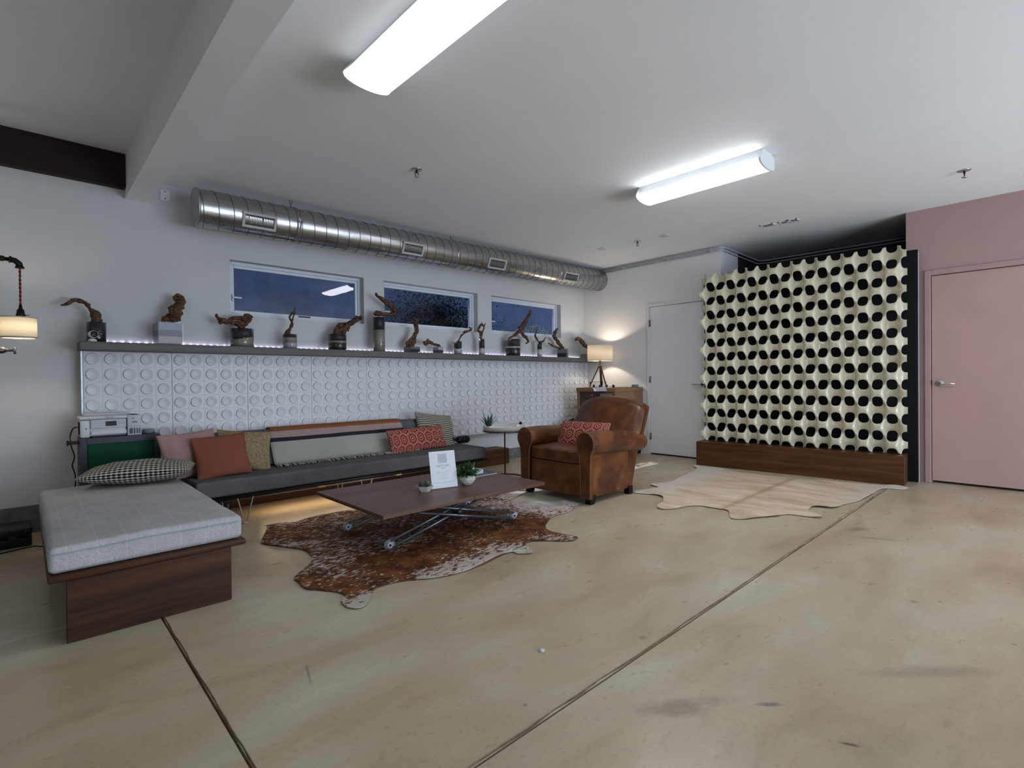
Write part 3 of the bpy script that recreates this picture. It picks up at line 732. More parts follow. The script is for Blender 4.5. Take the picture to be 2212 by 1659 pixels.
def pipe_lamp():
    cx, cy = -.014, 4.60
    t = thing('pipe_lamp', 'black pipe lamp with red twisted cord and lit cream drum shade, left photo edge', 'lamp', (cx, cy, 1.36))
    zE = 1.858-1.36
    part('pipe_arm', MB().tube([(-.45, 0, zE+.012), (-.03, 0, zE+.003)], .0125, 12).tube([(-.45, 0, zE+.012), (-.45, 0, -.09)], .0125, 12).tube([(-.45, 0, zE), (-.45, .455, zE)], .0125, 12), M_BLACKM, t)
    part('pipe_coupling', MB().tube([(-.085, 0, zE+.005), (-.062, 0, zE+.004)], .018, 14), M_BLACKM, t)
    part('pipe_elbow', MB().tube([(-.038, 0, zE+.004), (-.012, 0, zE-.001), (.006, 0, zE-.018), (.010, 0, zE-.042)], [.018, .018, .018, .018], 14).tube([(.010, 0, zE-.038), (.010, 0, zE-.048)], .023, 14).tube([(-.040, 0, zE+.004), (-.030, 0, zE+.003)], .022, 14), M_BLACKM, t)
    red = plain('red_cord', (.30, .018, .025), .7, var=.2)
    for ph in (0, PI):
        part('cord', MB().tube([(.010+.0035*math.cos(ph+i*.75), .0035*math.sin(ph+i*.75), zE-.045-i*(zE-.045-.205)/40) for i in range(41)], .0034, 6), red if ph else plain('dark_red_cord', (.12, .01, .012), .7), t)
    part('socket', MB().lathe([(0, .218), (.007, .215), (.010, .190), (.018, .182), (.020, .160), (.024, .152), (.024, .128), (0, .126)], (.010, 0, 0), 18).tube([(.03, 0, .150), (.052, 0, .150)], .0025, 6), M_BLACKM, t)
    drum(t, (0, 0), .088, -.002, .134)
    part('bulb', MB().lathe([(0, .12), (.012, .115), (.022, .08), (.018, .055), (0, .045)], (.01, 0, 0), 14), emit('pipe_bulb', (1, .84, .62), 12), t)
    part('valve', MB().tube([(-.45, 0, -.080), (-.075, 0, -.080)], .0125, 12).lathe([(.018, -.12), (.022, -.11), (.022, -.075), (.014, -.062), (.009, -.055), (.007, -.022), (0, -.020)], (0, 0, -.080), 14, axis='x'), plain('worn_dark_metal', (.10, .085, .08), .35, .9, var=.4, vs=60), t)
    part('valve_handle', MB().tube([(-.020, -.004, -.058), (-.022, 0, -.080), (-.020, .004, -.102)], [.009, .006, .009], 8).tube([(-.022, -.022, -.080), (-.022, .022, -.080)], .006, 8), M_CHROME, t)
pipe_lamp()

# ---------------------------------------------------------------- ivory lattice screen
def screen():
    ang = math.atan2(-.9966, .0819)
    t = thing('lattice_screen', 'ivory glazed perforated lattice room screen on a long walnut base with black backing panel', 'room divider', (5.92, 3.015, 0), ang)
    # local: x along the screen (left to right in view), y towards the room behind, z up
    p, q, u0, w0 = .1190, .1698, .065, .290
    uL, uR, wB, wT = .004, 2.030, .290, .290+12*q
    A, C = .037, .007
    def gs(x): return math.tanh(2.3*x)/math.tanh(2.3)
    def dep(U, W): return A*gs(math.sin(PI*(U-u0)/p))*gs(math.sin(PI*(W-w0)/q))
    n = 32; rings = [0, .08, .18, .32, .5, .72, .88, 1.]
    mb = MB(); yc = .155
    for ci in range(-1, 18):
        for rj in range(0, 13):
            cu, cw = u0+p*(ci+.5), w0+q*rj
            base = len(mb.v); vs = []
            for k in range(n):
                a = 2*PI*k/n; ca, sa = math.cos(a), math.sin(a)
                e = max(abs(ca), abs(sa)); ou, ow = ca/e*.5, sa/e*.5
                ex = 2.7; rr = (abs(ca/.370)**ex + abs(sa/.300)**ex)**(-1/ex)
                hu, hw = ca*rr, sa*rr
                for t_ in rings:
                    U = cu + p*(ou*(1-t_)+hu*t_); W = cw + q*(ow*(1-t_)+hw*t_)
                    vs.append((U, yc + dep(U, W) + C*t_**2.6, W))
            m = len(rings)
            mb.add(vs, [(k*m+i, ((k+1) % n)*m+i, ((k+1) % n)*m+i+1, k*m+i+1) for k in range(n) for i in range(m-1)], 0, True)
    me = mb.mesh('lattice', plain('ivory_glaze', (.56, .51, .375), .2, var=.035, vs=9, coat=.35))
    b = bmesh.new(); b.from_mesh(me); bmesh.ops.remove_doubles(b, verts=b.verts, dist=.0015)
    for co, no in (((uL, 0, 0), (-1, 0, 0)), ((uR, 0, 0), (1, 0, 0)), ((0, 0, wB), (0, 0, -1)), ((0, 0, wT), (0, 0, 1))):
        bmesh.ops.bisect_plane(b, geom=list(b.verts)+list(b.edges)+list(b.faces), plane_co=co, plane_no=no, clear_outer=True, dist=1e-5)
    bmesh.ops.recalc_face_normals(b, faces=b.faces)
    fs = b.faces[:]; 
    if sum(f.normal.y for f in fs) > 0: bmesh.ops.reverse_faces(b, faces=fs)
    b.to_mesh(me); b.free()
    for pg in me.polygons: pg.use_smooth = True
    o = link('lattice', me, t)
    sd = o.modifiers.new('thick', 'SOLIDIFY'); sd.thickness = .011; sd.offset = -1; sd.use_even_offset = False
    wn = wood('walnut', (.040, .015, .006), (.145, .058, .022), 0, .9, .38)
    part('base', MB().box(0, 2.02, 0, .30, 0, .286, .003), wn, t)
    part('backing_panel', MB().box(-.02, 2.105, .315, .345, 0, 2.300, .012, seg=3), plain('black_panel', (.004, .0045, .006), .5, spec=.12), t)
    part('panel_edge', MB().box(2.096, 2.108, .345, .362, .0, 2.285, .003), plain('panel_edge_white', (.55, .58, .62), .4), t)
    part('wire', MB().tube([(.985, .255, .30), (.98, .255, 1.2), (.985, .25, 2.32)], .0026, 6), plain('white_wire', (.5, .5, .5), .4), t)
screen()

solo('plastic_cap', MB().lathe([(.012, .0), (.012, .003), (.008, .007), (0, .008)], (1.455, 1.385, .0005), 16), plain('clear_white_plastic', (.55, .55, .55), .2), 'tiny shiny white plastic cap lying on the bare concrete floor', 'cap', (1.455, 1.385, 0))

# ---------------------------------------------------------------- cow hides
def hide(name, pts, mat, label, seed, spine=None):
    P = catmull([(x, y, 0) for x, y in pts] + [(pts[0][0], pts[0][1], 0)], 6)[:-1]
    ctr = sum(P, Vector())/len(P); rr = random.Random(seed); n = len(P)
    out = []
    for i, v in enumerate(P):
        k = .006*noise.noise(Vector((v.x*30, v.y*30, seed)))
        d = (v-ctr).normalized(); w = v + d*k
        w.z = .0055 + max(0, .020*noise.noise(Vector((w.x*5, w.y*5, seed*3))))
        out.append(w)
    b = bmesh.new()
    vs = [b.verts.new(p-Vector((ctr.x, ctr.y, 0))) for p in out]
    f = b.faces.new(vs)
    if f.normal.z < 0: f.normal_flip()
    ins = bmesh.ops.inset_region(b, faces=[f], thickness=.02, use_even_offset=False)
    for v in b.verts:
        if v not in vs: v.co.z = .0045
    bmesh.ops.triangulate(b, faces=b.faces[:])
    e = bmesh.ops.extrude_face_region(b, geom=b.faces[:])
    nv = [g for g in e['geom'] if isinstance(g, bmesh.types.BMVert)]
    for v in nv: v.co.z += .003
    bmesh.ops.recalc_face_normals(b, faces=b.faces[:])
    me = bpy.data.meshes.new(name); b.to_mesh(me); b.free(); me.materials.append(mat)
    o = link(name, me, None, (ctr.x, ctr.y, 0)); tag(o, label, 'cowhide rug', 'cowhide rugs'); return o, ctr
R1 = [(1.27,3.97),(1.25,3.88),(1.15,3.67),(1.13,3.54),(1.26,3.26),(1.22,3.02),(1.05,2.83),(1.04,2.75),(1.03,2.64),(1.08,2.56),(1.14,2.44),(1.09,2.35),(1.09,2.27),(1.13,2.23),(1.19,2.27),(1.28,2.38),(1.35,2.39),(1.45,2.37),(1.6,2.28),(1.81,2.25),(2.13,2.3),(2.16,2.25),(2.22,2.2),(2.26,2.22),(2.32,2.34),(2.41,2.35),(2.56,2.19),(2.63,2.18),(2.67,2.22),(2.64,2.43),(2.74,2.55),(2.94,2.66),(3.13,2.67),(3.37,2.76),(3.4,2.8),(3.33,2.92),(3.23,3.02),(3.05,3.25),(3.25,3.36),(3.42,3.42),(3.36,3.52),(2.87,3.55),(2.46,3.69),(1.99,3.91),(1.7,4.0),(1.47,3.93),(1.39,3.98)]
R2 = [(5.78,2.99),(5.6,2.85),(5.17,2.77),(4.78,2.7),(4.55,2.78),(4.47,2.74),(4.42,2.65),(4.13,2.71),(4.07,2.66),(4.13,2.46),(3.98,2.33),(3.73,2.24),(3.76,2.14),(3.95,2.09),(4.03,2.02),(4.03,1.93),(4.04,1.8),(3.88,1.71),(3.83,1.67),(3.87,1.6),(4.01,1.53),(4.1,1.47),(4.23,1.43),(4.26,1.35),(4.29,1.22),(4.34,1.22),(4.39,1.24),(4.45,1.33),(4.54,1.36),(4.63,1.35),(4.68,1.23),(4.86,1.21),(5.14,1.15),(5.48,1.14),(5.8,1.12),(5.88,.99),(5.98,.96),(6.03,.98),(6.05,1.02),(5.98,1.10),(5.95,1.23),(5.9,1.42),(5.88,1.59),(5.77,1.78),(5.69,1.92),(5.77,2.01),(5.73,2.12),(5.77,2.27),(5.7,2.43),(5.8,2.64),(5.85,2.84),(5.87,2.99)]
def blob(g, co, cx, cy, r0, r1, sx=1., sy=1.):
    """1 inside r0 fading to 0 at r1 around (cx, cy), in metres"""
    x, y, z = g.sep(co)
    dx = g.math('MULTIPLY', g.math('SUBTRACT', x, cx), sx); dy = g.math('MULTIPLY', g.math('SUBTRACT', y, cy), sy)
    d = g.math('SQRT', g.math('ADD', g.math('MULTIPLY', dx, dx), g.math('MULTIPLY', dy, dy)))
    return g.math('SUBTRACT', 1., g.math('DIVIDE', g.math('SUBTRACT', d, r0), r1-r0))
def speckled(ctr):
    g = NG('speckled_cowhide'); co = g.co()
    st = g.co(scale=(1, 2.1, 1), rot=(0, 0, -.25))
    spk = g.noise(st, 26., 4, .65, .5); big = g.noise(co, 3.0, 3, .5, .4); mid = g.noise(co, 9., 3)
    brown = g.ramp(mid, [(.3, (.045, .014, .006)), (.5, (.125, .042, .013)), (.72, (.24, .095, .028))])
    white = g.ramp(mid, [(.3, (.40, .33, .27)), (.7, (.60, .55, .50))])
    # amount of white: along the belly edges and legs
    cx, cy = ctr.x, ctr.y
    amt = None
    for (x, y, r0, r1, sx, sy) in ((1.35, 3.2, .0, 1.3, 1., .8), (2.0, 2.20, .06, .36, .42, 1.), (1.15, 2.26, .0, .20, 1, 1), (3.35, 3.05, .10, .85, 1, 1), (1.15, 3.95, .02, .18, 1, 1), (2.6, 3.85, .05, .35, .4, 1), (2.3, 2.18, .05, .3, 1, 1)):
        b = g.math('MAXIMUM', blob(g, co, x-cx, y-cy, r0, r1, sx, sy), 0.); b = g.math('MINIMUM', b, .17 if (x, y) == (1.35, 3.2) else 1.)
        amt = b if amt is None else g.math('MAXIMUM', amt, b)
    spine = g.math('MINIMUM', g.math('MAXIMUM', blob(g, co, 2.5-cx, 2.62-cy, .10, .30, .16, 1.), 0.), 1.)
    k = g.math('ADD', g.math('ADD', spk, g.math('MULTIPLY', amt, .30)), g.math('MULTIPLY', g.math('SUBTRACT', big, .5), .42))
    k = g.math('SUBTRACT', k, g.math('MULTIPLY', spine, .06))
    g.set(color=g.mix(g.ramp(k, [(.598, 0.), (.64, 1.)]), brown, white), rough=.8, spec=.15)
    g.bump(g.noise(g.co(scale=(1, 3, 1)), 170, 3), .6, .004); return g.m
def cream():
    g = NG('cream_cowhide'); co = g.co(); ctr = (4.95, 1.95)
    a = g.noise(g.co(scale=(2.6, 1, 1)), 2.2, 5, .6, .4)
    c = g.ramp(a, [(.30, (.44, .315, .185)), (.5, (.60, .475, .335)), (.7, (.72, .62, .49))])
    x, y, z = g.sep(co)
    sp = g.math('ABSOLUTE', g.math('SUBTRACT', y, g.math('MULTIPLY', x, .015)))
    c = g.mix(g.ramp(sp, [(0., .75), (.018, .35), (.06, 0.)]), c, (.36, .22, .10))
    c = g.mix(g.ramp(g.math('SUBTRACT', 1., g.math('ABSOLUTE', g.math('MULTIPLY', y, 1.0))), [(.25, .75), (.5, 0.)]), c, (.60, .56, .49))
    g.set(color=c, rough=.8, spec=.15); g.bump(g.noise(g.co(scale=(3, 1, 1)), 150, 3), .5, .004); return g.m
def hides():
    c1 = sum((Vector((x, y)) for x, y in R1), Vector((0, 0)))/len(R1)
    o, c = hide('cowhide_rug', R1, None or M_CONC, 'brown and white speckled cowhide rug under the coffee table', 3)
    o.data.materials[0] = speckled(c)
    o, c = hide('cowhide_rug', R2, M_CONC, 'plain cream cowhide rug in front of the ivory screen', 8)
    o.data.materials[0] = cream()
hides()

# ---------------------------------------------------------------- low bed
M_OAK = wood('dark_stained_pine', (.020, .009, .005), (.125, .050, .022), 0, .8, .5, 20)
def bed():
    t = thing('low_daybed', 'low daybed with pale grey mattress on a dark wooden plinth', 'daybed', (.42, 3.55, 0))
    part('plinth', MB().box(.116, .728, 2.775, 2.80, .001, .258, .003).box(.186, .21, 2.80, 4.38, .001, .258).box(.634, .658, 2.80, 4.38, .001, .258).box(.186, .658, 4.38, 4.40, .001, .258), M_OAK, t, True)
    part('platform', MB().box(.060, .792, 2.765, 4.42, .259, .286, .006, seg=2), M_OAK, t, True)
    g = fabric('pale_grey_mattress_cloth', (.45, .455, .45), .16, 190, .95, .5, (.100, (.60, .62, .62), .0030))
    cx, cy = .424, 3.575
    def fn(v):
        k = noise.noise(Vector((v.x*4, v.y*3, 2)))*.006
        u = max(0., 1-((v.x-cx)/.36)**4); w = max(0., 1-((v.y-cy)/.79)**6)
        z = v.z + (.008*u*w if v.z > .35 else 0) + (k if v.z > .3 else 0)
        return Vector((v.x + k*.6, v.y+k*.5, z))
    m = part('mattress', MB().rbox((cx, cy, .3445), (.359, .79, .056), .024, fn, 4, 14), g, t, True)
    z = .3745; hx, hy, cr = .3605, .7915, .026; pts = []
    for qx, qy, a0 in ((1, 1, 0), (-1, 1, PI/2), (-1, -1, PI), (1, -1, PI*1.5)):
        ox, oy = cx+qx*(hx-cr), cy+qy*(hy-cr)
        for i in range(6): pts.append(fn(Vector((ox+cr*math.cos(a0+PI/2*i/5), oy+cr*math.sin(a0+PI/2*i/5), z))))
        q2 = {(1, 1): (-1, 1), (-1, 1): (-1, -1), (-1, -1): (1, -1), (1, -1): (1, 1)}[(qx, qy)]
        a1 = a0+PI/2; pa = Vector((ox+cr*math.cos(a1), oy+cr*math.sin(a1), z)); pb = Vector((cx+q2[0]*(hx-cr)+cr*math.cos(a1), cy+q2[1]*(hy-cr)+cr*math.sin(a1), z))
        for i in range(1, 16): pts.append(fn(pa.lerp(pb, i/16)))
    part('piping', MB().tube(pts, .0028, 6, closed=True), fabric('mattress_piping', (.36, .39, .41)), t, True, parent=m)
bed()

# ---------------------------------------------------------------- sofa
M_CHAR = fabric('charcoal_upholstery', (.112, .112, .115), .22, 330, .95, .6)
M_FRAME = plain('dark_steel', (.03, .028, .027), .35, .8)
def sofa():
    x0, x1, yf, yb = .87, 3.55, 4.155, 4.90
    t = thing('low_sofa', 'long low charcoal sofa on thin steel hairpin legs below the relief panelling', 'sofa', ((x0+x1)/2, 4.5, 0))
    part('rail', MB().tube([(x0, yf+.02, .215), (x1+.02, yf+.02, .215)], .013, 10).tube([(x0, yb-.04, .215), (x1+.02, yb-.04, .215)], .013, 10)
         .box(x0, x1, yf+.03, yb-.05, .212, .230).tube([(x1+.02, yf+.02, .215), (x1+.02, yb-.04, .215)], .013, 10), M_FRAME, t, True)
    part('under_rail', MB().tube([(x0, yf+.05, .188), (x1, yf+.05, .188)], .006, 8), metal('rail_steel', (.35, .33, .30), .3), t, True)
    hm = metal('hairpin_steel', (.50, .48, .44), .3)
    for y, s in ((yf+.035, 1), (yb-.18, -1)):
        for x in (1.20, 2.19, 3.36):
            part('hairpin_leg', MB().tube(catmull([(x-.056, y, .205), (x-.030, y, .10), (x-.014, y, .018), (x, y, .006), (x+.014, y, .018), (x+.030, y, .10), (x+.056, y, .205)], 5), .0048, 8), hm, t, True)
            part('hairpin_leg', MB().tube(catmull([(x-.09, y+.03*s, .205), (x-.09, y+.045*s, .10), (x-.09, y+.058*s, .010), (x-.09, y+.075*s, .10), (x-.09, y+.09*s, .205)], 5), .0035, 8), M_FRAME, t, True)
    wd = plain('light_wood_block', (.45, .27, .14), .5)
    for x in (1.78, 2.50): part('wood_block', MB().box(x-.03, x+.03, yf+.002, yf+.05, .188, .203, .005, seg=2), wd, t, True)
    def fn(v):
        k = noise.noise(Vector((v.x*2.5, v.y*3, 1)))*.007
        return Vector((v.x, v.y+k, v.z+(k*.6 if v.z > .3 else 0)))
    part('seat_cushion', MB().rbox(((x0+x1)/2, (yf+yb)/2, .290), ((x1-x0)/2, (yb-yf)/2, .060), .022, fn, 4, 22), M_CHAR, t, True)
    # leaning back bolster: wedge profile
    def fb(v):
        h = (v.z-.352)/.285
        k = noise.noise(Vector((v.x*2, v.z*4, 5)))*.006
        return Vector((v.x, v.y + (h-.5)*.150 - (.5-h)*.0 + k, v.z + k*.5))
    part('back_bolster', MB().rbox((2.14, 4.745, .4975), (1.26, .070, .1425), .030, fb, 4, 20), M_CHAR, t, True)
    return t
sofa()

def throw():
    # follows the bolster: front face line from (4.60,.37) to (4.775,.645) then over the top
    prof = [(4.905, .60, 0), (4.892, .642, 0), (4.855, .655, 0), (4.815, .6545, 0), (4.770, .650, 0), (4.752, .638, 0), (4.742, .622, 0), (4.735, .610, 1), (4.728, .600, 1), (4.705, .568, 1), (4.694, .552, 2), (4.684, .535, 2), (4.675, .524, 3), (4.645, .470, 3), (4.617, .420, 3), (4.592, .380, 3), (4.575, .366, 3), (4.545, .3620, 3), (4.50, .3620, 3)]
    xa0, xa1, xb0, xb1 = 1.575, 2.860, 1.53, 2.90
    nx = 50; mb = MB(); vs = []
    for i, (y, z, c) in enumerate(prof):
        f = i/(len(prof)-1)
        for k in range(nx+1):
            u = k/nx; x = (xa0*(1-f)+xb0*f)*(1-u) + (xa1*(1-f)+xb1*f)*u
            w = noise.noise(Vector((x*5, f*3, 9)))*.006
            vs.append((x + .004*math.sin(f*9), y-.006-abs(w)*.8, z+.003+w*.5))
    me_f = []
    for i in range(len(prof)-1):
        mb2 = [(i*(nx+1)+k, i*(nx+1)+k+1, (i+1)*(nx+1)+k+1, (i+1)*(nx+1)+k) for k in range(nx)]
        me_f.append((mb2, prof[i+1][2]))
    mb.add(vs, me_f[0][0], me_f[0][1], True)
    for fs, mi in me_f[1:]:
        for f in fs: mb.f.append(list(f)); mb.mi.append(mi); mb.sm.append(True)
    ms = [fabric('rust_wool', (.24, .085, .035)), fabric('dusty_pink_wool', (.37, .265, .245)), fabric('charcoal_wool', (.022, .022, .028)), fabric('cream_wool', (.36, .37, .325), .08)]
    t = thing('throw_blanket', 'striped wool throw in rust, dusty pink, charcoal and cream over the sofa back', 'blanket', (2.2, 4.7, .36))
    o = part('blanket', mb, ms, t, True); sd = o.modifiers.new('thick', 'SOLIDIFY'); sd.thickness = .004; sd.offset = 1
    fr = MB(); rr = random.Random(4); n = 95
    for i in range(n):
        x = 1.535+(2.895-1.535)*i/(n-1); a = rr.uniform(-.014, .014)
        fr.tube([(x, 4.498, .3665), (x+a*.5, 4.468, .3660), (x+a, 4.432-rr.uniform(0, .018), .3585)], [.0048, .0046, .0028], 5)
    part('fringe', fr, [fabric('fringe_wool', (.42, .42, .37))], t, True, kind='stuff')
throw()

# ---------------------------------------------------------------- cushions
def pillow_mb(w, h, th, pinch=.07, seed=1, wr=.006, n=26, sag=0.):
    vs = []; idx = {}; par = []
    fs = []
    for side in (1, -1):
        for i in range(n+1):
            for j in range(n+1):
                edge = i in (0, n) or j in (0, n)
                key = (i, j, 0 if edge else side)
                if key in idx: continue
                u = math.sin((i/n*2-1)*PI/2); v = math.sin((j/n*2-1)*PI/2)
                x = w/2*u*(1-pinch*(1-v*v)); y = h/2*v*(1-pinch*(1-u*u))
                z = side*th/2*(max(0, (1-u*u)*(1-v*v)))**.42
                k = noise.noise(Vector((x*9, y*9, seed*5+side)))*wr*(1-u**8)*(1-v**8) + noise.noise(Vector((x*22, y*22, seed*3)))*wr*.4
                par.append((w/2*(.30*u+.90*(i/n*2-1)), h/2*(.30*v+.90*(j/n*2-1))))
                idx[key] = len(vs); vs.append((x, y - sag*(1-u*u)*(1 if v > 0 else 0)*v, z + k))
    def id(i, j, s): return idx[(i, j, 0 if (i in (0, n) or j in (0, n)) else s)]
    for s in (1, -1):
        for i in range(n):
            for j in range(n):
                q = [id(i, j, s), id(i+1, j, s), id(i+1, j+1, s), id(i, j+1, s)]
                fs.append(q if s > 0 else q[::-1])
    m = MB().add(vs, fs, 0, True); m.par = par; return m
def cushion(c, w, h, th, lean, yaw, roll, mat, label, group='loose cushions', **kw):
    mb = pillow_mb(w, h, th, **kw); me = mb.mesh('cushion', mat)
    uv = me.uv_layers.new(name='cloth')
    for lp in me.loops:
        uv.data[lp.index].uv = mb.par[lp.vertex_index]
    o = link('cushion', me)
    o.matrix_world = Matrix.Translation(c) @ Matrix.Rotation(math.radians(yaw), 4, 'Z') @ Matrix.Rotation(math.radians(lean), 4, 'X') @ Matrix.Rotation(math.radians(roll), 4, 'Z')
    return tag(o, label, 'cushion', group)
def dots_mat(name, fx, fy, thr=.12):
    g = NG(name); x, y, z = g.sep(g.co(kind='UV'))
    a = g.math('COSINE', g.math('MULTIPLY', x, 2*PI*fx)); b = g.math('COSINE', g.math('MULTIPLY', y, 2*PI*fy))
    k = g.math('ADD', g.math('MULTIPLY', a, .72), b)
    f = g.math('GREATER_THAN', k, thr)
    n = g.noise(g.co(), 200, 2)
    g.set(color=g.mix(f, g.ramp(n, [(.3, (.42, .39, .31)), (.7, (.54, .51, .41))]), (.012, .011, .012)), rough=.95, spec=.15)
    g.bump(n, .4, .002); return g.m
def hex_mat(name, f, sx=1., sy=1.):
    g = NG(name); x, y, z = g.sep(g.co(kind='UV'))
    X = g.math('MULTIPLY', x, f*sx); Y = g.math('MULTIPLY', y, f*sy); R3 = 1.7320508
    def cell(ox, oy):
        ax = g.math('SUBTRACT', g.math('FLOORED_MODULO', g.math('ADD', X, 100+ox), 1.), .5)
        ay = g.math('SUBTRACT', g.math('FLOORED_MODULO', g.math('ADD', Y, 60*R3+oy), R3), R3/2)
        ax = g.math('ABSOLUTE', ax); ay = g.math('ABSOLUTE', ay)
        return g.math('MAXIMUM', ax, g.math('ADD', g.math('MULTIPLY', ax, .5), g.math('MULTIPLY', ay, R3/2)))
    d = g.math('MINIMUM', cell(0, 0), cell(.5, R3/2))
    fr = g.math('FRACT', g.math('ADD', g.math('MULTIPLY', d, 4.4), .03))
    line = g.math('GREATER_THAN', g.math('ABSOLUTE', g.math('SUBTRACT', fr, .5)), .425)
    core = g.math('LESS_THAN', d, .06)
    f_ = g.math('MAXIMUM', line, core)
    n = g.noise(g.co(), 220, 2)
    g.set(color=g.mix(f_, g.ramp(n, [(.3, (.20, .025, .022)), (.7, (.27, .040, .034))]), (.58, .42, .34)), rough=.95, spec=.15); g.bump(n, .4, .002); return g.m
def boucle():
    g = NG('tan_boucle'); co = g.co(); a = g.noise(co, 60, 4, .7, 1.); 
    g.set(color=g.ramp(a, [(.3, (.20, .14, .075)), (.6, (.43, .33, .20)), (.8, (.54, .44, .29))]), rough=1., spec=.1); g.bump(a, 1., .012); return g.m
cushion((.915, 4.505, .520), .40, .36, .13, 70, 8, 4, fabric('dusty_pink_linen', (.36, .225, .205), .1, 200), 'dusty pink cushion leaning at the left end of the sofa', seed=2, wr=.018)
cushion((1.300, 4.55, .505), .41, .34, .12, 68, -4, -7, boucle(), 'tan boucle cushion behind the rust cushion', seed=3, wr=.014)
cushion((1.095, 4.385, .500), .385, .335, .12, 70, 2, 3, fabric('rust_linen', (.215, .070, .046), .08, 200), 'plain rust orange cushion in front of the pink and tan ones', seed=4, wr=.014)
cushion((3.265, 4.665, .510), .50, .40, .13, 66, 6, -9, dots_mat('black_cream_weave', 62, 44), 'black and cream striped weave cushion at the right end of the sofa', seed=5)
cushion((2.925, 4.50, .462), .70, .245, .12, 68, 4, 1, hex_mat('red_hexagon_weave', 10.5, 1., .80), 'long red and cream hexagon patterned lumbar cushion on the sofa', seed=6, pinch=.035)
cushion((.560, 4.19, .478), .60, .46, .155, -2, -17, 2, dots_mat('black_cream_crosses', 42, 34, .10), 'large black and cream cross patterned cushion lying flat on the grey daybed', seed=7, pinch=.05)

# ---------------------------------------------------------------- steel locker, printer
def locker():
    x0, x1, y0, y1, zt = .283, .755, 4.700, 4.935, .676
    t = thing('steel_locker', 'small dark grey steel cabinet with a green door panel beside the daybed', 'cabinet', (.52, 4.8, 0))
    m = plain('dark_grey_steel', (.045, .050, .056), .45, .3, var=.15)
    part('body', MB().box(x0, x1, y0+.012, y1, .001, zt, .003).box(x0, x0+.040, y0, y0+.012, .001, zt, .001).box(x1-.040, x1, y0, y0+.012, .001, zt, .001).box(x0+.04, x1-.04, y0, y0+.012, zt-.042, zt, .001).box(x0+.04, x1-.04, y0, y0+.012, .001, .05), m, t, True)
    part('door', MB().box(x0+.044, x1-.044, y0+.004, y0+.0115, .054, zt-.046, .002), plain('green_enamel', (.001, .052, .022), .5, var=.1, vs=3, spec=.12), t, True, label='green door panel')
    part('side_bracket', MB().box(x0-.068, x0, y0+.02, y0+.05, .637, .660, .002).box(x0-.068, x0-.058, y0+.015, y0+.055, .630, .666, .002), M_BLACKM, t, True)
    solo('power_cable', MB().tube(catmull([(.290, 4.93, .745), (.262, 4.945, .735), (.245, 4.95, .68), (.238, 4.75, .655), (.240, 4.72, .62), (.262, 4.85, .54), (.252, 4.90, .47), (.268, 4.93, .40), (.270, 4.95, .30), (.268, 4.96, .02)], 8), .0042, 7), M_BLACK,
         'thin black cable hanging from the printer down the wall', 'cable', (.25, 4.9, .02))
locker()
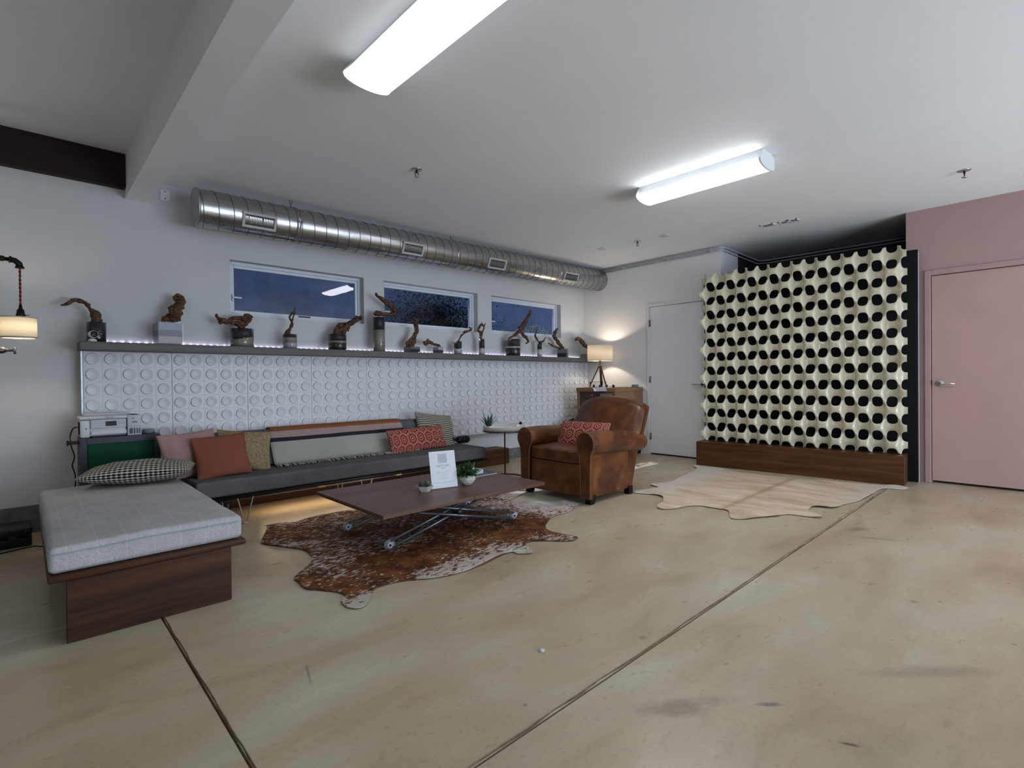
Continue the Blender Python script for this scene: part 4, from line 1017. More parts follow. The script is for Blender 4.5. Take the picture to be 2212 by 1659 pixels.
def printer():
    x0, x1, y0, y1, z0 = .288, .556, 4.728, 4.925, .677
    t = thing('printer', 'white ink tank printer standing on the steel cabinet', 'printer', (.45, 4.83, z0))
    w = plain('printer_white', (.60, .62, .65), .35, var=.02); w2 = plain('printer_panel', (.50, .52, .56), .4, var=.02)
    grey = plain('printer_grey_print', (.10, .10, .12), .5)
    part('body', MB().box(x0, x1, y0+.012, y1, z0+.008, z0+.125, .010, seg=3).box(x0+.0, x0+.055, y0, y1-.02, z0+.0, z0+.125, .012, seg=3), w, t, True)
    part('lid', MB().box(x0-.004, x1+.078, y0-.002, y1+.005, z0+.128, z0+.150, .008, seg=3), w, t, True)
    part('scanner_lid', MB().box(x0+.02, x1+.03, y0+.03, y1, z0+.150, z0+.164, .007, seg=3), w, t, True)
    p = part('control_panel', MB().box(x0+.058, x1-.006, y0-.004, y0+.012, z0+.062, z0+.126, .003), w2, t, True)
    part('display', MB().box(x0+.142, x0+.205, y0-.0062, y0-.0042, z0+.078, z0+.112, .0008), M_BLACK, t, True, parent=p)
    part('button', MB().lathe([(.010, 0), (.010, -.002), (.007, -.0022), (.007, -.0008), (0, -.0008)], (x0+.094, y0-.004, z0+.096), 20, axis='y'), w, t, True, parent=p)
    for dx, dz in ((.218, .104), (.218, .088), (.232, .094), (.246, .106), (.246, .090)):
        part('button', MB().box(x0+dx, x0+dx+.005, y0-.0052, y0-.0042, z0+dz, z0+dz+.003), grey, t, True, parent=p)
    part('paper_slot', MB().box(x0+.056, x1-.002, y0+.0125, y0+.020, z0+.045, z0+.064), M_BLACK, t, True)
    part('tray', MB().box(x0+.060, x1-.004, y0-.004, y0+.012, z0+.018, z0+.046, .003), w, t, True)
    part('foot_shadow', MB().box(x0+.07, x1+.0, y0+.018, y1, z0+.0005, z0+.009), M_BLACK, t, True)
    part('ink_tank', MB().box(x1+.001, x1+.085, y0-.008, y1-.03, z0-.0, z0+.150, .004, seg=2), w2, t, True)
    ink = plain('ink_window', (.035, .040, .055), .15)
    for i, (a, b) in enumerate(((.012, .032), (.038, .048), (.054, .064), (.069, .079))):
        part('ink_window', MB().box(x1+a, x1+b, y0-.0100, y0-.0082, z0+.012, z0+.052, .0005), ink, t, True)
        part('ink_mark', MB().box(x1+(a+b)/2-.003, x1+(a+b)/2+.003, y0-.0090, y0-.0082, z0+.064, z0+.070), grey, t, True)
    part('ink_label', MB().box(x1+.030, x1+.060, y0-.0090, y0-.0082, z0+.094, z0+.102), w2 and grey, t, True)
    o = Vector(t.location)
    text_mesh('EPSON', .016, grey, t, Vector((x0+.165, y0-.0025, z0+.139))-o, (PI/2, 0, 0))
    text_mesh('ET', .016, M_BLACK, t, Vector((x1+.036, y0-.0090, z0+.124))-o, (PI/2, 0, 0))
    part('side_button', MB().lathe([(.0045, 0), (.0045, -.002), (0, -.002)], (x0+.034, y0+.0, z0+.064), 12, axis='y'), M_BLACK, t, True)
printer()
def puck(name, c, r, h, label, mat):
    t = thing(name, label, 'speaker', c)
    part('body', MB().lathe([(0, 0), (r-.004, 0), (r, .004), (r, h*.45), (r-.0015, h*.48), (r-.0015, h*.52), (r, h*.55), (r, h-.006), (r-.006, h), (0, h)], n=32), mat, t)
    part('top_dish', MB().lathe([(0, h+.0008), (r-.010, h+.0008), (r-.008, h), (0, h-.0005)], n=32), M_GRAY, t)
M_SAGE = plain('sage_grey_plastic', (.17, .22, .20), .6)
puck('smart_speaker', (.700, 4.83, .677), .040, .030, 'round sage grey speaker puck on the steel cabinet beside the printer', M_SAGE)

def black_case():
    t = thing('equipment_case', 'black hard case on the floor at the left photo edge beside the daybed', 'case', (-.28, 4.80, 0))
    part('shell', MB().box(-.60, .030, 4.645, 4.93, .001, .060, .010, seg=2), M_BLACK, t, True)
    part('lid', MB().box(-.60, .028, 4.647, 4.93, .062, .120, .012, seg=2), M_BLACK, t, True)
    for x in (-.42, -.06): part('latch', MB().box(x-.02, x+.02, 4.636, 4.647, .045, .080, .003), M_BLACK, t, True)
    part('handle', MB().tube(catmull([(-.32, 4.645, .06), (-.32, 4.615, .06), (-.30, 4.61, .06), (-.16, 4.61, .06), (-.14, 4.615, .06), (-.14, 4.645, .06)], 4), .009, 8), M_BLACK, t, True)
    part('corner_guard', MB().box(-.008, .034, 4.640, 4.675, .088, .124, .006, seg=2), M_BLACK, t, True)
black_case()
solo('floor_cable', MB().tube(catmull([(-.62, 4.50, .004), (-.2, 4.53, .004), (.02, 4.60, .004), (.08, 4.56, .004), (.18, 4.60, .004)], 8), .004, 6), M_BLACK, 'thin black cable lying on the floor beside the black case', 'cable', (0, 4.55, 0))

# ---------------------------------------------------------------- wooden plinth behind the sofa
solo('wooden_bench', MB().box(.80, 4.46, 4.775, 5.03, .001, .195, .006, seg=2), M_OAK, 'long low dark wooden bench running behind and under the sofa, its end showing at right', 'bench', (2.6, 4.8, 0))

# ---------------------------------------------------------------- coffee table and what stands on it
TZ = .300
def coffee_table():
    x0, x1, y0, y1 = 1.459, 2.790, 2.605, 3.515
    t = thing('coffee_table', 'low brown folding table with crossed grey tube legs on the speckled cowhide', 'table', (2.125, 3.06, 0))
    m = wood('walnut_laminate', (.090, .044, .028), (.165, .092, .064), 0, .7, .38, 20)
    xm = 2.125
    part('tabletop', MB().box(x0, xm-.0012, y0, y1, TZ-.022, TZ, .0015), m, t, True)
    part('tabletop', MB().box(xm+.0012, x1, y0, y1, TZ-.022, TZ, .0015), m, t, True)
    part('under_frame', MB().box(1.70, 2.56, 2.80, 2.83, TZ-.050, TZ-.023).box(1.70, 2.56, 3.36, 3.39, TZ-.050, TZ-.023).box(1.70, 1.73, 2.83, 3.36, TZ-.050, TZ-.023).box(2.53, 2.56, 2.83, 3.36, TZ-.050, TZ-.023), M_BLACKM, t, True)
    sm = M_STEELG; disc = plain('pale_grey_cap', (.46, .49, .52), .4)
    hub = plain('dark_hub', (.03, .03, .032), .4)
    def leg(xa, za, xb, zb, ya, yb_, name='leg'):
        d = Vector((xb-xa, 0, zb-za)).normalized(); nrm = Vector((-d.z, 0, d.x))*.024
        mb = MB()
        for y in (ya, yb_):
            for s in (1, -1):
                a = Vector((xa, y, za))+nrm*s*.9; b = Vector((xb, y, zb))+nrm*s*.9
                mb.tube([a+d*.01, b-d*.01], .0095, 10)
            mb.tube([Vector((xb, y, zb))-nrm*1.1, Vector((xb, y, zb))+nrm*1.1], .012, 8)
        mb.tube([(xb, ya, zb), (xb, yb_, zb)], .010, 10)
        l = part(name, mb, sm, t, True)
        for y, s in ((ya, -1), (yb_, 1)):
            part('end_cap', MB().lathe([(.034, y-.006), (.034, y+.012), (.031, y+.015)], (xa, 0, za), 24, axis='y').lathe([(0, y-.0065), (.034, y-.006)], (xa, 0, za), 24, axis='y'), disc, t, True, parent=l)
            part('cap_screw', MB().lathe([(0, y-.0085), (.008, y-.0085), (.008, y-.006)], (xa, 0, za), 12, axis='y'), M_BLACK, t, True, parent=l)
        return l
    leg(1.645, .037, 2.420, .236, 2.860, 3.430)
    leg(2.665, .037, 1.830, .236, 2.810, 3.370)
    part('pivot', MB().lathe([(0, 2.790), (.020, 2.790), (.022, 2.795), (.022, 2.845), (0, 2.85)], (2.150, 0, .163), 20, axis='y').lathe([(0, 3.36), (.020, 3.36), (.020, 3.43), (0, 3.44)], (2.150, 0, .163), 20, axis='y')
         .tube([(2.15, 2.85, .163), (2.15, 3.36, .163)], .010, 8), hub, t, True)
    part('cross_rod', MB().tube([(2.30, 2.86, .205), (2.30, 3.43, .205)], .009, 8), sm, t, True)
coffee_table()

def tabletop_items():
    pw = plain('white_ceramic', (.60, .58, .54), .45, var=.04, vs=20)
    # hexagonal succulent pot
    c = Vector((1.985, 2.975, TZ+.0005)); t = thing('succulent_pot', 'small white hexagonal pot of succulents left of the sign', 'potted plant', c)
    b = MB(); n = 6
    prof = [(.034, 0), (.062, .040), (.055, .040), (.050, .030), (0, .030)]
    part('pot', b.lathe(prof, (0, 0, 0), 6, smooth=False).xf(Matrix.Rotation(.25, 4, 'Z')), pw, t)
    gr = [plain('succulent_green', (.07, .11, .07), .6, var=.4, vs=60), plain('succulent_grey_green', (.15, .19, .14), .6, var=.4, vs=60)]
    rr = random.Random(3)
    def leaf(mb, base, d, L, w, mi=0):
        d = d.normalized(); s = d.cross(Vector((0, 0, 1)));
        if s.length < .1: s = Vector((1, 0, 0))
        s.normalize(); up = s.cross(d)
        p = [base, base+d*L*.35+s*w-up*w*.1, base+d*L, base+d*L*.35-s*w-up*w*.1, base+d*L*.4+up*w*.35]
        mb.add(p, [(0, 1, 4), (1, 2, 4), (2, 3, 4), (3, 0, 4), (0, 3, 2, 1)], mi, True)
    for k, (dx, dy, s) in enumerate(((-.028, .0, 1.), (.012, -.012, 1.2), (.032, .012, .9), (-.006, .022, 1.))):
        mb = MB()
        for i in range(26):
            a = i*2.4; e = .25+1.1*i/26
            leaf(mb, Vector((dx, dy, .032+.012*i/26)), Vector((math.cos(a)*math.cos(e), math.sin(a)*math.cos(e), math.sin(e))), .034*s, .0085*s)
        part('rosette', mb, gr[k % 2], t)
    part('sprig', MB().tube(catmull([(-.022, .01, .035), (-.028, .005, .07), (-.018, 0, .095), (-.026, 0, .118)], 5), .0016, 5).tube(catmull([(.0, .01, .035), (.006, .0, .075), (.016, 0, .088)], 5), .0022, 5).lathe([(0, .106), (.006, .110), (0, .114)], (-.026, 0, 0), 8), gr[1], t)
    # sign in acrylic holder, leaning back, facing the camera side
    c = Vector((2.145, 2.962, TZ+.0005)); t = thing('table_sign', 'white printed card in a clear upright holder on the coffee table', 'sign', c, math.radians(-12.5))
    lean = Matrix.Rotation(math.radians(-13), 4, 'X')
    w, h = .198, .262
    part('holder', MB().box(-w/2, w/2, -.003, .003, .002, h, .001).xf(lean).box(-w/2, w/2, -.003, .075, .0, .003), glass('acrylic'), t)
    part('card', MB().box(-w/2+.001, w/2-.001, -.0042, -.0032, .004, h-.001).xf(lean), plain('card_paper', (.66, .68, .72), .35, var=.01), t)
    ink = plain('grey_print', (.36, .37, .40), .6); ink2 = plain('pale_grey_print', (.47, .49, .52), .6)
    part('logo_square', MB().box(-.034, .034, -.0048, -.0043, h-.085, h-.020).xf(lean), ink2, t, label='pale grey logo square')
    def ln(z, wd, hh=.0032, mat=ink): part('print_line', MB().box(-wd/2, wd/2, -.0046, -.0043, z-hh/2, z+hh/2).xf(lean), mat, t)
    q = lean.to_quaternion()
    def tx(s, size, z, mat=ink):
        p = lean @ Vector((0, -.0046, z)); o = text_mesh(s, size, mat, t, p, (PI/2-math.radians(13), 0, 0))
    tx('GREYCARD', .021, h-.105); tx('STUDIO', .008, h-.121)
    for z, wd in ((.113, .105), (.099, .060), (.088, .026), (.077, .068), (.066, .060)):
        n = max(2, int(wd/.011))
        for i in range(n): part('print_line', MB().box(-wd/2+wd*i/n, -wd/2+wd*(i+.78)/n, -.0046, -.0043, z-.0014, z+.0014).xf(lean), ink2, t)
    for i in range(12): part('print_line', MB().box(-.078+.0132*i, -.078+.0132*i+.010, -.0046, -.0043, .040, .044).xf(lean), ink2, t)
    ln(.030, .028, .002, ink2)
    # faceted pot with green plant
    c = Vector((2.330, 2.945, TZ+.0005)); t = thing('boxwood_pot', 'faceted white geometric pot with a bushy green plant right of the sign', 'potted plant', c)
    b = MB(); vs = []; rows = [(.026, 0), (.050, .020), (.062, .044), (.046, .072)]; n = 8
    for i, (r, z) in enumerate(rows):
        for k in range(n):
            a = 2*PI*(k+(i % 2)*.5)/n; vs.append((r*math.cos(a), r*math.sin(a), z))
    fs = []
    for i in range(len(rows)-1):
        for k in range(n):
            l = (k+1) % n; a, bb, cc, d = i*n+k, i*n+l, (i+1)*n+k, (i+1)*n+l
            if i % 2: fs += [(a, d, cc), (a, bb, d)]
            else: fs += [(a, bb, cc), (bb, d, cc)]
            if i % 2: fs[-2:] = [(a, bb, d), (a, d, cc)]
    b.add(vs, fs); b.add([(.044*math.cos(2*PI*k/8), .044*math.sin(2*PI*k/8), .064) for k in range(8)], [tuple(range(8))]); b.add(vs[:8], [tuple(range(8))[::-1]])
    part('pot', b, pw, t)
    part('soil', MB().lathe([(0, .066), (.040, .066), (.040, .060), (0, .060)], n=16), plain('soil', (.03, .02, .012), .9), t)
    leafm = plain('boxwood_leaf', (.020, .065, .012), .45, var=.6, vs=40); tip = plain('boxwood_tip', (.065, .13, .02), .45, var=.4, vs=40)
    mb = MB(); st = MB()
    for i in range(95):
        a = rr.uniform(0, 2*PI); e = rr.uniform(.0, 1.5); d = Vector((math.cos(a)*math.cos(e), math.sin(a)*math.cos(e), math.sin(e)))
        L = rr.uniform(.07, .118); p0 = Vector((0, 0, .066)); p1 = p0+Vector((d.x*.95, d.y*.95, d.z*.85))*L; st.tube([p0, (p0+p1)/2+Vector((0, 0, .006)), p1], .0009, 4)
        for j in range(13):
            f = .35+.65*j/12; p = p0.lerp(p1, f); dd = Vector((rr.gauss(0, 1), rr.gauss(0, 1), rr.gauss(.5, .8)))
            leaf(mb, p, dd, rr.uniform(.012, .021), .0052, 1 if (j > 8 and rr.random() < .5) else 0)
    part('stems', st, leafm, t); part('foliage', mb, [leafm, tip], t, kind='stuff')
    # two books
    bm_ = plain('book_cover_grey', (.30, .34, .38), .4, var=.3, vs=14); pg = plain('book_pages', (.52, .55, .60), .7, var=.05); gold = plain('book_pages_cream', (.50, .47, .38), .7)
    def book(x0, x1, y0, y1, z, th, cover, pages, label, rot):
        t = thing('book', label, 'book', ((x0+x1)/2, (y0+y1)/2, z), rot, 'books on the coffee table')
        a, b = (x1-x0)/2, (y1-y0)/2
        part('cover', MB().box(-a, a, -b, b, 0, .002).box(-a, a, -b, b, th-.002, th).box(-a, -a+.002, -b, b, .002, th-.002), cover, t)
        part('pages', MB().box(-a+.002, a-.003, -b+.003, b-.003, .0022, th-.0022), pages, t)
    book(2.50, 2.765, 3.10, 3.38, TZ+.0005, .013, plain('dark_book_cover', (.05, .055, .06), .4), gold, 'thin wide book lying lowest on the coffee table', .02)
    book(2.50, 2.66, 3.15, 3.36, TZ+.0145, .032, bm_, pg, 'thicker smaller book with pale pages on top of the wide book', .04)
    return leaf
leaf_fn = tabletop_items()

# ---------------------------------------------------------------- round side table
def side_table():
    cx, cy = 3.735, 4.075; zt = .512; R = .225
    t = thing('side_table', 'small round side table with thin bronze frame between sofa and armchair', 'side table', (cx, cy, 0))
    m = metal('bronze_frame', (.12, .085, .060), .28)
    part('top_ring', MB().lathe([(R-.006, zt-.006), (R+.004, zt-.006), (R+.004, zt+.006), (R-.006, zt+.006), (R-.006, zt-.006)], n=48).lathe([(0, zt-.004), (R-.006, zt-.004), (R-.006, zt+.003), (0, zt+.003)], n=48), m, t)
    part('base_ring', MB().tube([(R*math.cos(2*PI*i/40), R*math.sin(2*PI*i/40), .008) for i in range(40)], .0075, 8, closed=True), m, t)
    for a in (46, -18): part('leg', MB().tube([(R*math.cos(math.radians(a)), R*math.sin(math.radians(a)), .01), (R*math.cos(math.radians(a)), R*math.sin(math.radians(a)), zt-.006)], .0085, 10), m, t)
    w = plain('white_lacquer', (.64, .62, .58), .22, var=.02)
    z = zt+.0065
    y = thing('round_tray', 'round white lacquered tray lying on the side table', 'tray', (cx, cy, z))
    part('tray', MB().lathe([(0, 0), (.214, 0), (.222, .006), (.222, .052), (.219, .055), (.214, .052), (.212, .012), (0, .010)], n=56), w, y)
    # snake plant
    c = Vector((cx-.145, cy+.085, z+.0112)); p = thing('snake_plant', 'spiky green succulent in a small ochre pot on the round tray', 'potted plant', c)
    part('pot', MB().lathe([(0, 0), (.026, 0), (.032, .030), (.030, .034), (.026, .030), (0, .028)], n=20), plain('ochre_pot', (.22, .17, .05), .6, var=.5, vs=60), p)
    g1 = plain('blue_green_leaf', (.035, .085, .055), .35, var=.35, vs=30); rr = random.Random(6)
    for i in range(12):
        a = i*2.4; e = 1.45-.055*i; L = .15-.005*i
        d = Vector((math.cos(a)*math.cos(e), math.sin(a)*math.cos(e), math.sin(e)))
        s = Vector((-math.sin(a), math.cos(a), 0)); b0 = Vector((.008*math.cos(a), .008*math.sin(a), .025)); up = s.cross(d)
        vs = []
        for f, wd in ((0, .010), (.35, .016), (.7, .011), (1, .001)):
            q = b0+d*L*f+Vector((math.cos(a), math.sin(a), 0))*L*.16*f*f
            vs += [q-s*wd, q+up*.004, q+s*wd, q-up*.002]
        fs = []
        for k in range(3):
            for j in range(4): fs.append((k*4+j, k*4+(j+1) % 4, k*4+4+(j+1) % 4, k*4+4+j))
        part('leaf', MB().add(vs, fs, 0, True), g1, p)
    c = Vector((cx+.095, cy-.155, z+.0112)); p = thing('dark_succulent', 'dark purple succulent in a tiny square white pot on the round tray', 'potted plant', c)
    part('pot', MB().box(-.030, .030, -.030, .030, 0, .052, .004, seg=2), w, p)
    mb = MB()
    for i in range(34):
        a = i*2.4; e = .15+1.2*i/34; leaf_fn(mb, Vector((0, 0, .052+.012*i/34)), Vector((math.cos(a)*math.cos(e), math.sin(a)*math.cos(e), math.sin(e))), .032-.0003*i, .009)
    part('rosette', mb, plain('dark_purple_leaf', (.022, .016, .02), .4, var=.3), p)
    c = Vector((cx+.165, cy-.03, z+.0112)); p = thing('white_cube_candle', 'small white square candle beside the dark succulent', 'candle', c)
    part('wax', MB().box(-.019, .019, -.019, .019, 0, .040, .003, seg=2), w, p); part('wick', MB().tube([(0, 0, .040), (0, .001, .048)], .0012, 5), M_BLACK, p)
side_table()

def gadget():
    c = (3.47, 4.60, .352); t = thing('camera_stabiliser', 'black handheld gadget with a red dot lying on the right end of the sofa seat', 'gadget', c)
    part('body', MB().rbox((.10, -.02, .043), (.085, .045, .042), .038, None, 4, 4), M_BLACK, t)
    part('arm', MB().tube(catmull([(-.09, .0, .03), (-.04, .01, .055), (.02, .0, .045)], 4), .016, 10).tube([(-.07, 0, .03), (-.07, 0, .075)], .013, 8), M_BLACK, t)
    part('knob', MB().lathe([(.014, 0), (.014, .02), (0, .022)], (-.09, -.0, .055), 14), M_BLACK, t)
    part('red_dot', MB().lathe([(.009, -.066), (.008, -.068), (0, -.068)], (.085, 0, .052), 14, axis='y'), plain('red_plastic', (.55, .04, .03), .3), t, label='red dot')
    part('lens_ring', MB().lathe([(.020, -.063), (.020, -.066), (.014, -.066), (.014, -.063), (.020, -.063)], (.085, 0, .052), 20, axis='y'), M_BLACKM, t)
gadget()

# ---------------------------------------------------------------- leather armchair
def leather():
    g = NG('worn_brown_leather'); co = g.co()
    a = g.noise(co, 4.5, 5, .6, .5); b = g.noise(co, 18, 4, .7); f = g.noise(co, 130, 3, .6)
    c = g.ramp(a, [(.30, (.040, .011, .003)), (.48, (.088, .025, .006)), (.62, (.15, .050, .011)), (.78, (.23, .088, .026))])
    c = g.mix(g.ramp(b, [(.55, 0.), (.75, .5)]), c, (.22, .100, .036))
    g.set(color=c, rough=g.ramp(b, [(.3, .30), (.7, .44)]), spec=.42)
    g.bump(g.math('ADD', g.math('MULTIPLY', b, .5), g.math('MULTIPLY', f, .25)), .22, .008); return g.m
M_LEA = leather(); M_PIPE = plain('tan_piping', (.20, .095, .045), .45, var=.3, vs=40)
def armchair():
    ox, oy = 3.42, 3.07
    t = thing('leather_armchair', 'worn brown leather club armchair with rolled arms beside the round side table', 'armchair', (3.85, 3.07, 0))
    rr = Vector((0, 0, 0))
    def wob(v, s=.004): 
        k = noise.noise(v*4)*s; return Vector((v.x+k*.5, v.y+k, v.z+k*.7))
    for s, yc in ((-1, 2.715), (1, 3.425)):
        # arm slab below the roll
        inner, outer = yc-s*.055, yc+s*.016
        ylo, yhi = min(inner, outer), max(inner, outer)
        def fn(v):
            # the rear lower side rakes forward towards the floor
            if v.x > 3.9: v = Vector((v.x - (.56-v.z)*.32*((v.x-3.9)/.33), v.y, v.z))
            return wob(v)
        part('side_panel', MB().rbox((3.835, (ylo+yhi)/2, .285), (.400, (yhi-ylo)/2, .235), .018, fn, 3, 8), M_LEA, t, True)
        # rolled arm: tube along x with swelling, sloping to the back
        path = [(3.412, yc, .514), (3.420, yc, .514), (3.47, yc, .514), (3.60, yc+s*.002, .512), (3.80, yc+s*.006, .504), (4.0, yc+s*.006, .490), (4.16, yc, .472), (4.235, yc-s*.01, .462), (4.25, yc-s*.01, .460)]
        rad = [.078, .094, .100, .101, .100, .096, .088, .080, .060]
        a = part('rolled_arm', MB().tube(catmull(path, 3), [rad[min(int(i/3), 8)]+(rad[min(int(i/3)+1, 8)]-rad[min(int(i/3), 8)])*((i % 3)/3) for i in range(len(catmull(path, 3)))], 28, jit=lambda p, i, k: 1+.03*noise.noise(p*6)), M_LEA, t, True)
        # scroll front panel with piping
        prof = [(yc+.094*math.cos(a_), .514+.094*math.sin(a_)) for a_ in [-.55+i*(PI+1.1)/20 for i in range(21)]]
        prof = prof + [(yc-.060, .42), (yc-.052, .30), (yc-.050, .055), (yc+.050, .055), (yc+.052, .30), (yc+.060, .42)] if True else prof
        part('arm_front', MB().prism(prof, 3.398, 3.440, 'x'), M_LEA, t, True)
        pp = [(3.400, y, z) for y, z in prof]
        part('piping', MB().tube(pp+[pp[0]], .0045, 6), M_PIPE, t, True)
        part('foot', MB().prism([(3.425, .075), (3.495, .075), (3.485, .0), (3.435, .0)], yc-.035, yc+.035, 'y') if False else MB().add(
            [(3.425, yc-.038, .075), (3.505, yc-.038, .075), (3.505, yc+.038, .075), (3.425, yc+.038, .075), (3.437, yc-.026, .001), (3.492, yc-.026, .001), (3.492, yc+.026, .001), (3.437, yc+.026, .001)],
            [(0, 1, 2, 3), (7, 6, 5, 4), (0, 4, 5, 1), (1, 5, 6, 2), (2, 6, 7, 3), (3, 7, 4, 0)]), M_BLACKM, t, True)
        part('foot', MB().box(4.00, 4.06, yc-.03, yc+.03, .001, .075, .004), M_BLACKM, t, True)
    part('front_panel', MB().rbox((3.445, 3.07, .195), (.035, .288, .140), .016, wob, 3, 8), M_LEA, t, True)
    part('seat_deck', MB().box(3.47, 4.10, 2.775, 3.365, .06, .335), M_LEA, t, True)
    def seat(v):
        u = (v.y-3.07)/.285; w = (v.x-3.72)/.30
        top = max(0, 1-u**4)*max(0, 1-w**4)
        return wob(Vector((v.x-.012*(1-u*u)*(1 if v.x < 3.5 else 0), v.y, v.z + (.022*top if v.z > .39 else 0))), .006)
    sc = part('seat_cushion', MB().rbox((3.72, 3.07, .392), (.315, .285, .056), .024, seat, 4, 10), M_LEA, t, True)
    for z in (.350, .436):
        part('piping', MB().tube([(3.409, 2.80, z), (3.402, 2.93, z), (3.400, 3.07, z+.001), (3.402, 3.21, z), (3.409, 3.34, z)], .0042, 6), M_PIPE, t, True, parent=sc)
    # reclined back with arched top: rounded box, sheared
    def back(v):
        u = (v.y-3.045)/.405; h = (v.z-.36)/.48
        x = v.x + (v.z-.36)*.50 + .030*u*u*(1 if v.x < 4.0 else .3) - .035*max(0, 1-u*u)*math.sin(min(1, max(0, h))*PI)*(1 if v.x < 4.0 else 0)
        z = v.z + (-.085*abs(u)**2.4 + .012)*max(0, h)
        y = 3.045 + (v.y-3.045)*(1 - .05*max(0, h-.6)*2.)*(.76+.24*min(1, max(0, (v.z-.44)/.12)))
        return wob(Vector((x, y, z)), .008)
    part('back', MB().rbox((4.005, 3.045, .610), (.085, .405, .260), .055, back, 5, 12), M_LEA, t, True)
    def outer(v):
        u = (v.y-3.045)/.40; h = (v.z-.10)/.72
        x = v.x + max(0, v.z-.36)*.40 + min(0, v.z-.36)*.30
        return Vector((x, 3.045+(v.y-3.045)*(.90+.10*min(1, max(0, (v.z-.40)/.14))), v.z + (-.075*abs(u)**2.4 + .006)*max(0, h)))
    part('outer_back', MB().rbox((4.115, 3.045, .465), (.028, .380, .390), .022, outer, 3, 10), M_LEA, t, True)
    # welts along the back's edge, nail heads at the rear of the arm
    edge = []
    for i in range(25):
        u = -1+2*i/24; y = 3.045+.372*u
        v = back(Vector((3.945, y, .862-.0)) ); edge.append(v+Vector((.012, 0, .004)))
    part('piping', MB().tube(edge, .0042, 6), M_PIPE, t, True)
    for s in (-1,):
        pts = [back(Vector((3.96, 3.045+s*.400, z))) + Vector((0, s*.004, 0)) for z in (.42, .50, .60, .70, .80)]
        part('piping', MB().tube(pts, .0042, 6), M_PIPE, t, True)
    nail = metal('brass_nail', (.35, .25, .10), .3)
    for k in range(9):
        a = -1.2+k*.3
        part('nail_head', MB().lathe([(.006, 0), (.004, .003), (0, .004)], (4.252, 0, 0), 8, axis='x').xf(Matrix.Translation((0, 2.725-.052*math.cos(a), .46+.052*math.sin(a)))), nail, t, True)
armchair()
cushion((3.70, 2.985, .530), .52, .30, .12, 62, -84, 0, hex_mat('red_hexagon_weave_large', 10., 1., .9), 'red and cream hexagon patterned cushion on the leather armchair', seed=9, pinch=.04)

# ---------------------------------------------------------------- wooden cabinet in the far corner
def cabinet():
    x0, x1, y0, y1, zt = 5.667, XB-.01, 4.010, 4.655, .934
    m = wood('oak_veneer', (.20, .105, .050), (.32, .19, .10), 2, .8, .4, 18); m2 = wood('oak_top', (.22, .12, .055), (.33, .20, .105), 1, .8, .4, 18)
    t = thing('oak_sideboard', 'light brown wooden cabinet in the far corner behind the leather armchair', 'cabinet', (6.05, 4.2, 0))
    part('top', MB().box(x0-.012, x1, y0-.008, y1+.008, zt-.055, zt, .006, seg=2), m2, t, True)
    part('body', MB().box(x0+.03, x1, y0, y1, .06, zt-.056).box(x0, x0+.03, y0, y0+.035, .06, zt-.056).box(x0, x0+.03, y1-.035, y1, .06, zt-.056).box(x0, x0+.03, y0+.035, y1-.035, .06, .10), m, t, True)
    part('sliding_door', MB().box(x0+.018, x0+.028, y0+.10, y1-.037, .102, zt-.060), wood('dark_oak_door', (.055, .032, .018), (.10, .060, .035), 1, .8, .3, 18), t, True, label='dark brown sliding door')
    part('sliding_door', MB().box(x0+.006, x0+.017, y0+.037, y0+.16, .102, zt-.060, .002), m, t, True)
    part('base', MB().box(x0+.05, x1-.02, y0+.03, y1-.03, .001, .06), M_BLACKM, t, True)
    part('door_pull', MB().lathe([(.018, -.004), (.018, -.0), (.012, .004), (0, .004)], (x0+.014, 4.40, .83), 16, axis='x'), M_BRASS, t, True)
    paper = plain('paper', (.66, .66, .72), .5, var=.02)
    solo('paper_sheet', MB().box(x0-.05, x0+.12, 4.13, 4.34, zt+.0005, zt+.0020).add([(x0-.05, 4.13, zt+.0020), (x0-.05, 4.34, zt+.0020), (x0-.075, 4.29, zt-.045), (x0-.075, 4.08, zt-.040)], [(0, 1, 2, 3)]),
         paper, 'white sheet of paper drooping over the front edge of the oak cabinet', 'paper', (x0, 4.3, zt))
    solo('hanging_paper', MB().box(x0-.030, x0-.020, 4.045, 4.135, zt-.19, zt-.075).box(x0-.030, x0-.020, 4.145, 4.23, zt-.19, zt-.075), plain('paper_printed', (.26, .22, .20), .5),
         'two brownish printed sheets hanging on the cabinet front below the white paper', 'paper', (x0, 4.2, zt-.19))
    tr = thing('dark_tray', 'thin dark tray on the oak cabinet under the tripod lamp', 'tray', (5.95, 4.33, zt+.0005))
    part('tray', MB().box(-.12, .30, -.315, .315, 0, .0022, .0008), plain('dark_tray_wood', (.035, .018, .012), .4), tr)
    bk = plain('dark_bottle', (.02, .018, .02), .2)
    for k, (y, r) in enumerate(((4.505, .016), (4.28, .014), (4.17, .019), (4.40, .014))):
        b = thing('small_dark_pot', ['little dark round pot on the tray, left of the lamp leg', 'little dark pot just right of the thick lamp leg', 'little dark pot farthest right on the tray', 'little dark pot behind the white paper'][k], 'pot', (5.855, y, zt+.003), group='little dark pots on the tray')
        part('body', MB().lathe([(0, 0), (r*.8, 0), (r, .012), (r*.9, .026), (r*.5, .032)], n=16), bk, b); part('lid', MB().lathe([(r*.55, .0325), (r*.55, .038), (0, .041)], n=12), M_BLACK, b)
    puck('smart_speaker', (6.235, 4.075, zt+.0005), .048, .036, 'round sage grey speaker puck on the right end of the oak cabinet', M_SAGE)
cabinet()
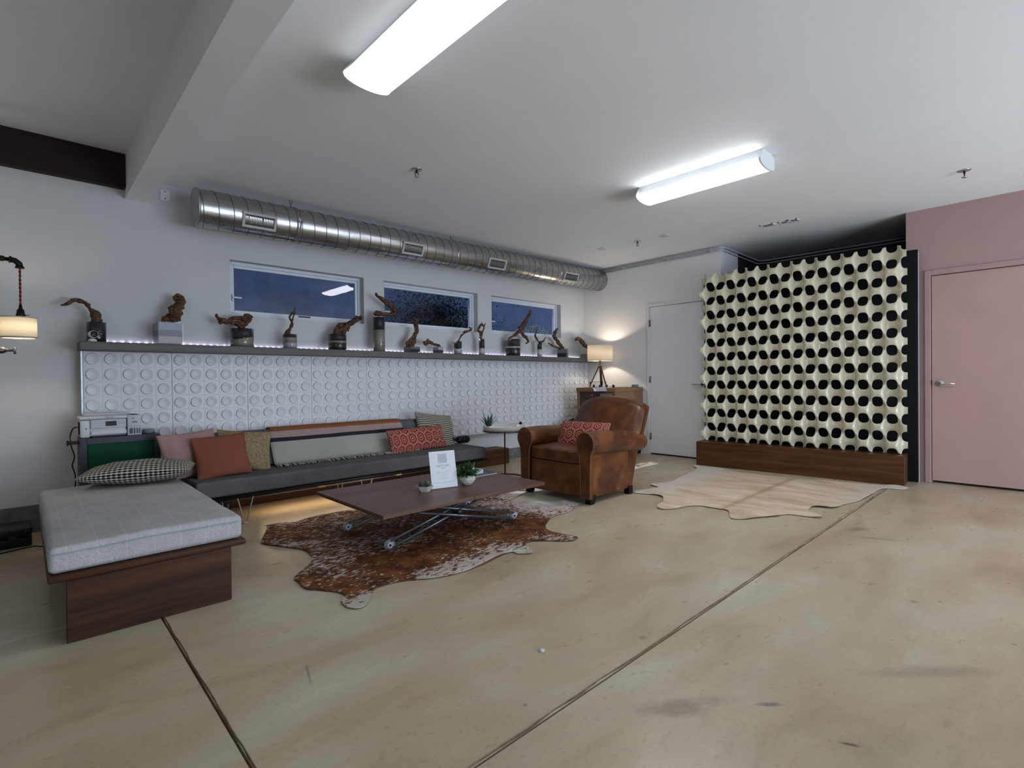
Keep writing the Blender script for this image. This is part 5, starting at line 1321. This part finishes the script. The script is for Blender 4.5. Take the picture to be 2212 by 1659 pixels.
def floor_bag():
    t = thing('black_bag', 'black soft instrument bag leaning between the armchair and the oak cabinet', 'bag', (5.2, 4.72, 0))
    def fn(v): return Vector((v.x+v.z*.25, v.y+v.z*.12, .03+(v.z-.03)*(.72+.50*(v.x-5.1)/.7)+.015*noise.noise(v*5)))
    part('body', MB().rbox((5.35, 4.72, .245), (.30, .055, .215), .05, fn, 4, 8), fabric('black_nylon', (.012, .012, .014), .2, 200, .6), t, True)
    part('grab_handle', MB().tube(catmull([(5.40, 4.70, .40), (5.44, 4.69, .43), (5.52, 4.69, .43), (5.56, 4.70, .42)], 5), .008, 6), M_BLACK, t, True)
floor_bag()

# ---------------------------------------------------------------- garden seen through the windows
def garden():
    rr = random.Random(11)
    lm = plain('garden_leaf', (.030, .050, .030), .6, var=.5, vs=20); lm2 = plain('garden_leaf_pale', (.26, .30, .12), .55, var=.3, vs=20)
    t = thing('garden_shrub', 'dark bushy shrub outside the middle window', 'shrub', (4.45, 6.25, .5))
    part('trunk', MB().tube([(0, 0, 0), (.03, .02, .8), (.0, .0, 1.6)], [.03, .025, .012], 8), M_BEAMW, t)
    mb = MB()
    for i in range(9000):
        a, b, c = rr.gauss(.05, .42), rr.gauss(0, .13), rr.gauss(1.35, .32)
        leaf_fn(mb, Vector((a, b, c)), Vector((rr.gauss(0, 1), rr.gauss(0, 1), rr.gauss(0, .6))), rr.uniform(.025, .055), .013)
    part('foliage', mb, lm, t, kind='stuff')
    t = thing('garden_shrub', 'pale yellow green plants at the sill outside the right window', 'shrub', (5.45, 5.50, .5))
    mb = MB(); st = MB()
    for x, h in ((-.62, 1.24), (-.42, 1.27), (-.25, 1.24), (.10, 1.30), (.20, 1.36), (.30, 1.38), (.42, 1.34), (.52, 1.30)):
        st.tube([(x, 0, 0), (x+.01, 0, h)], .004, 5)
        for j in range(34):
            leaf_fn(mb, Vector((x+rr.gauss(0, .03), rr.gauss(0, .03), h-abs(rr.gauss(0, .05)))), Vector((rr.gauss(0, 1), rr.gauss(0, .5), rr.gauss(.8, .5))), rr.uniform(.02, .04), .008)
    part('stems', st, lm2, t); part('foliage', mb, lm2, t, kind='stuff')
garden()
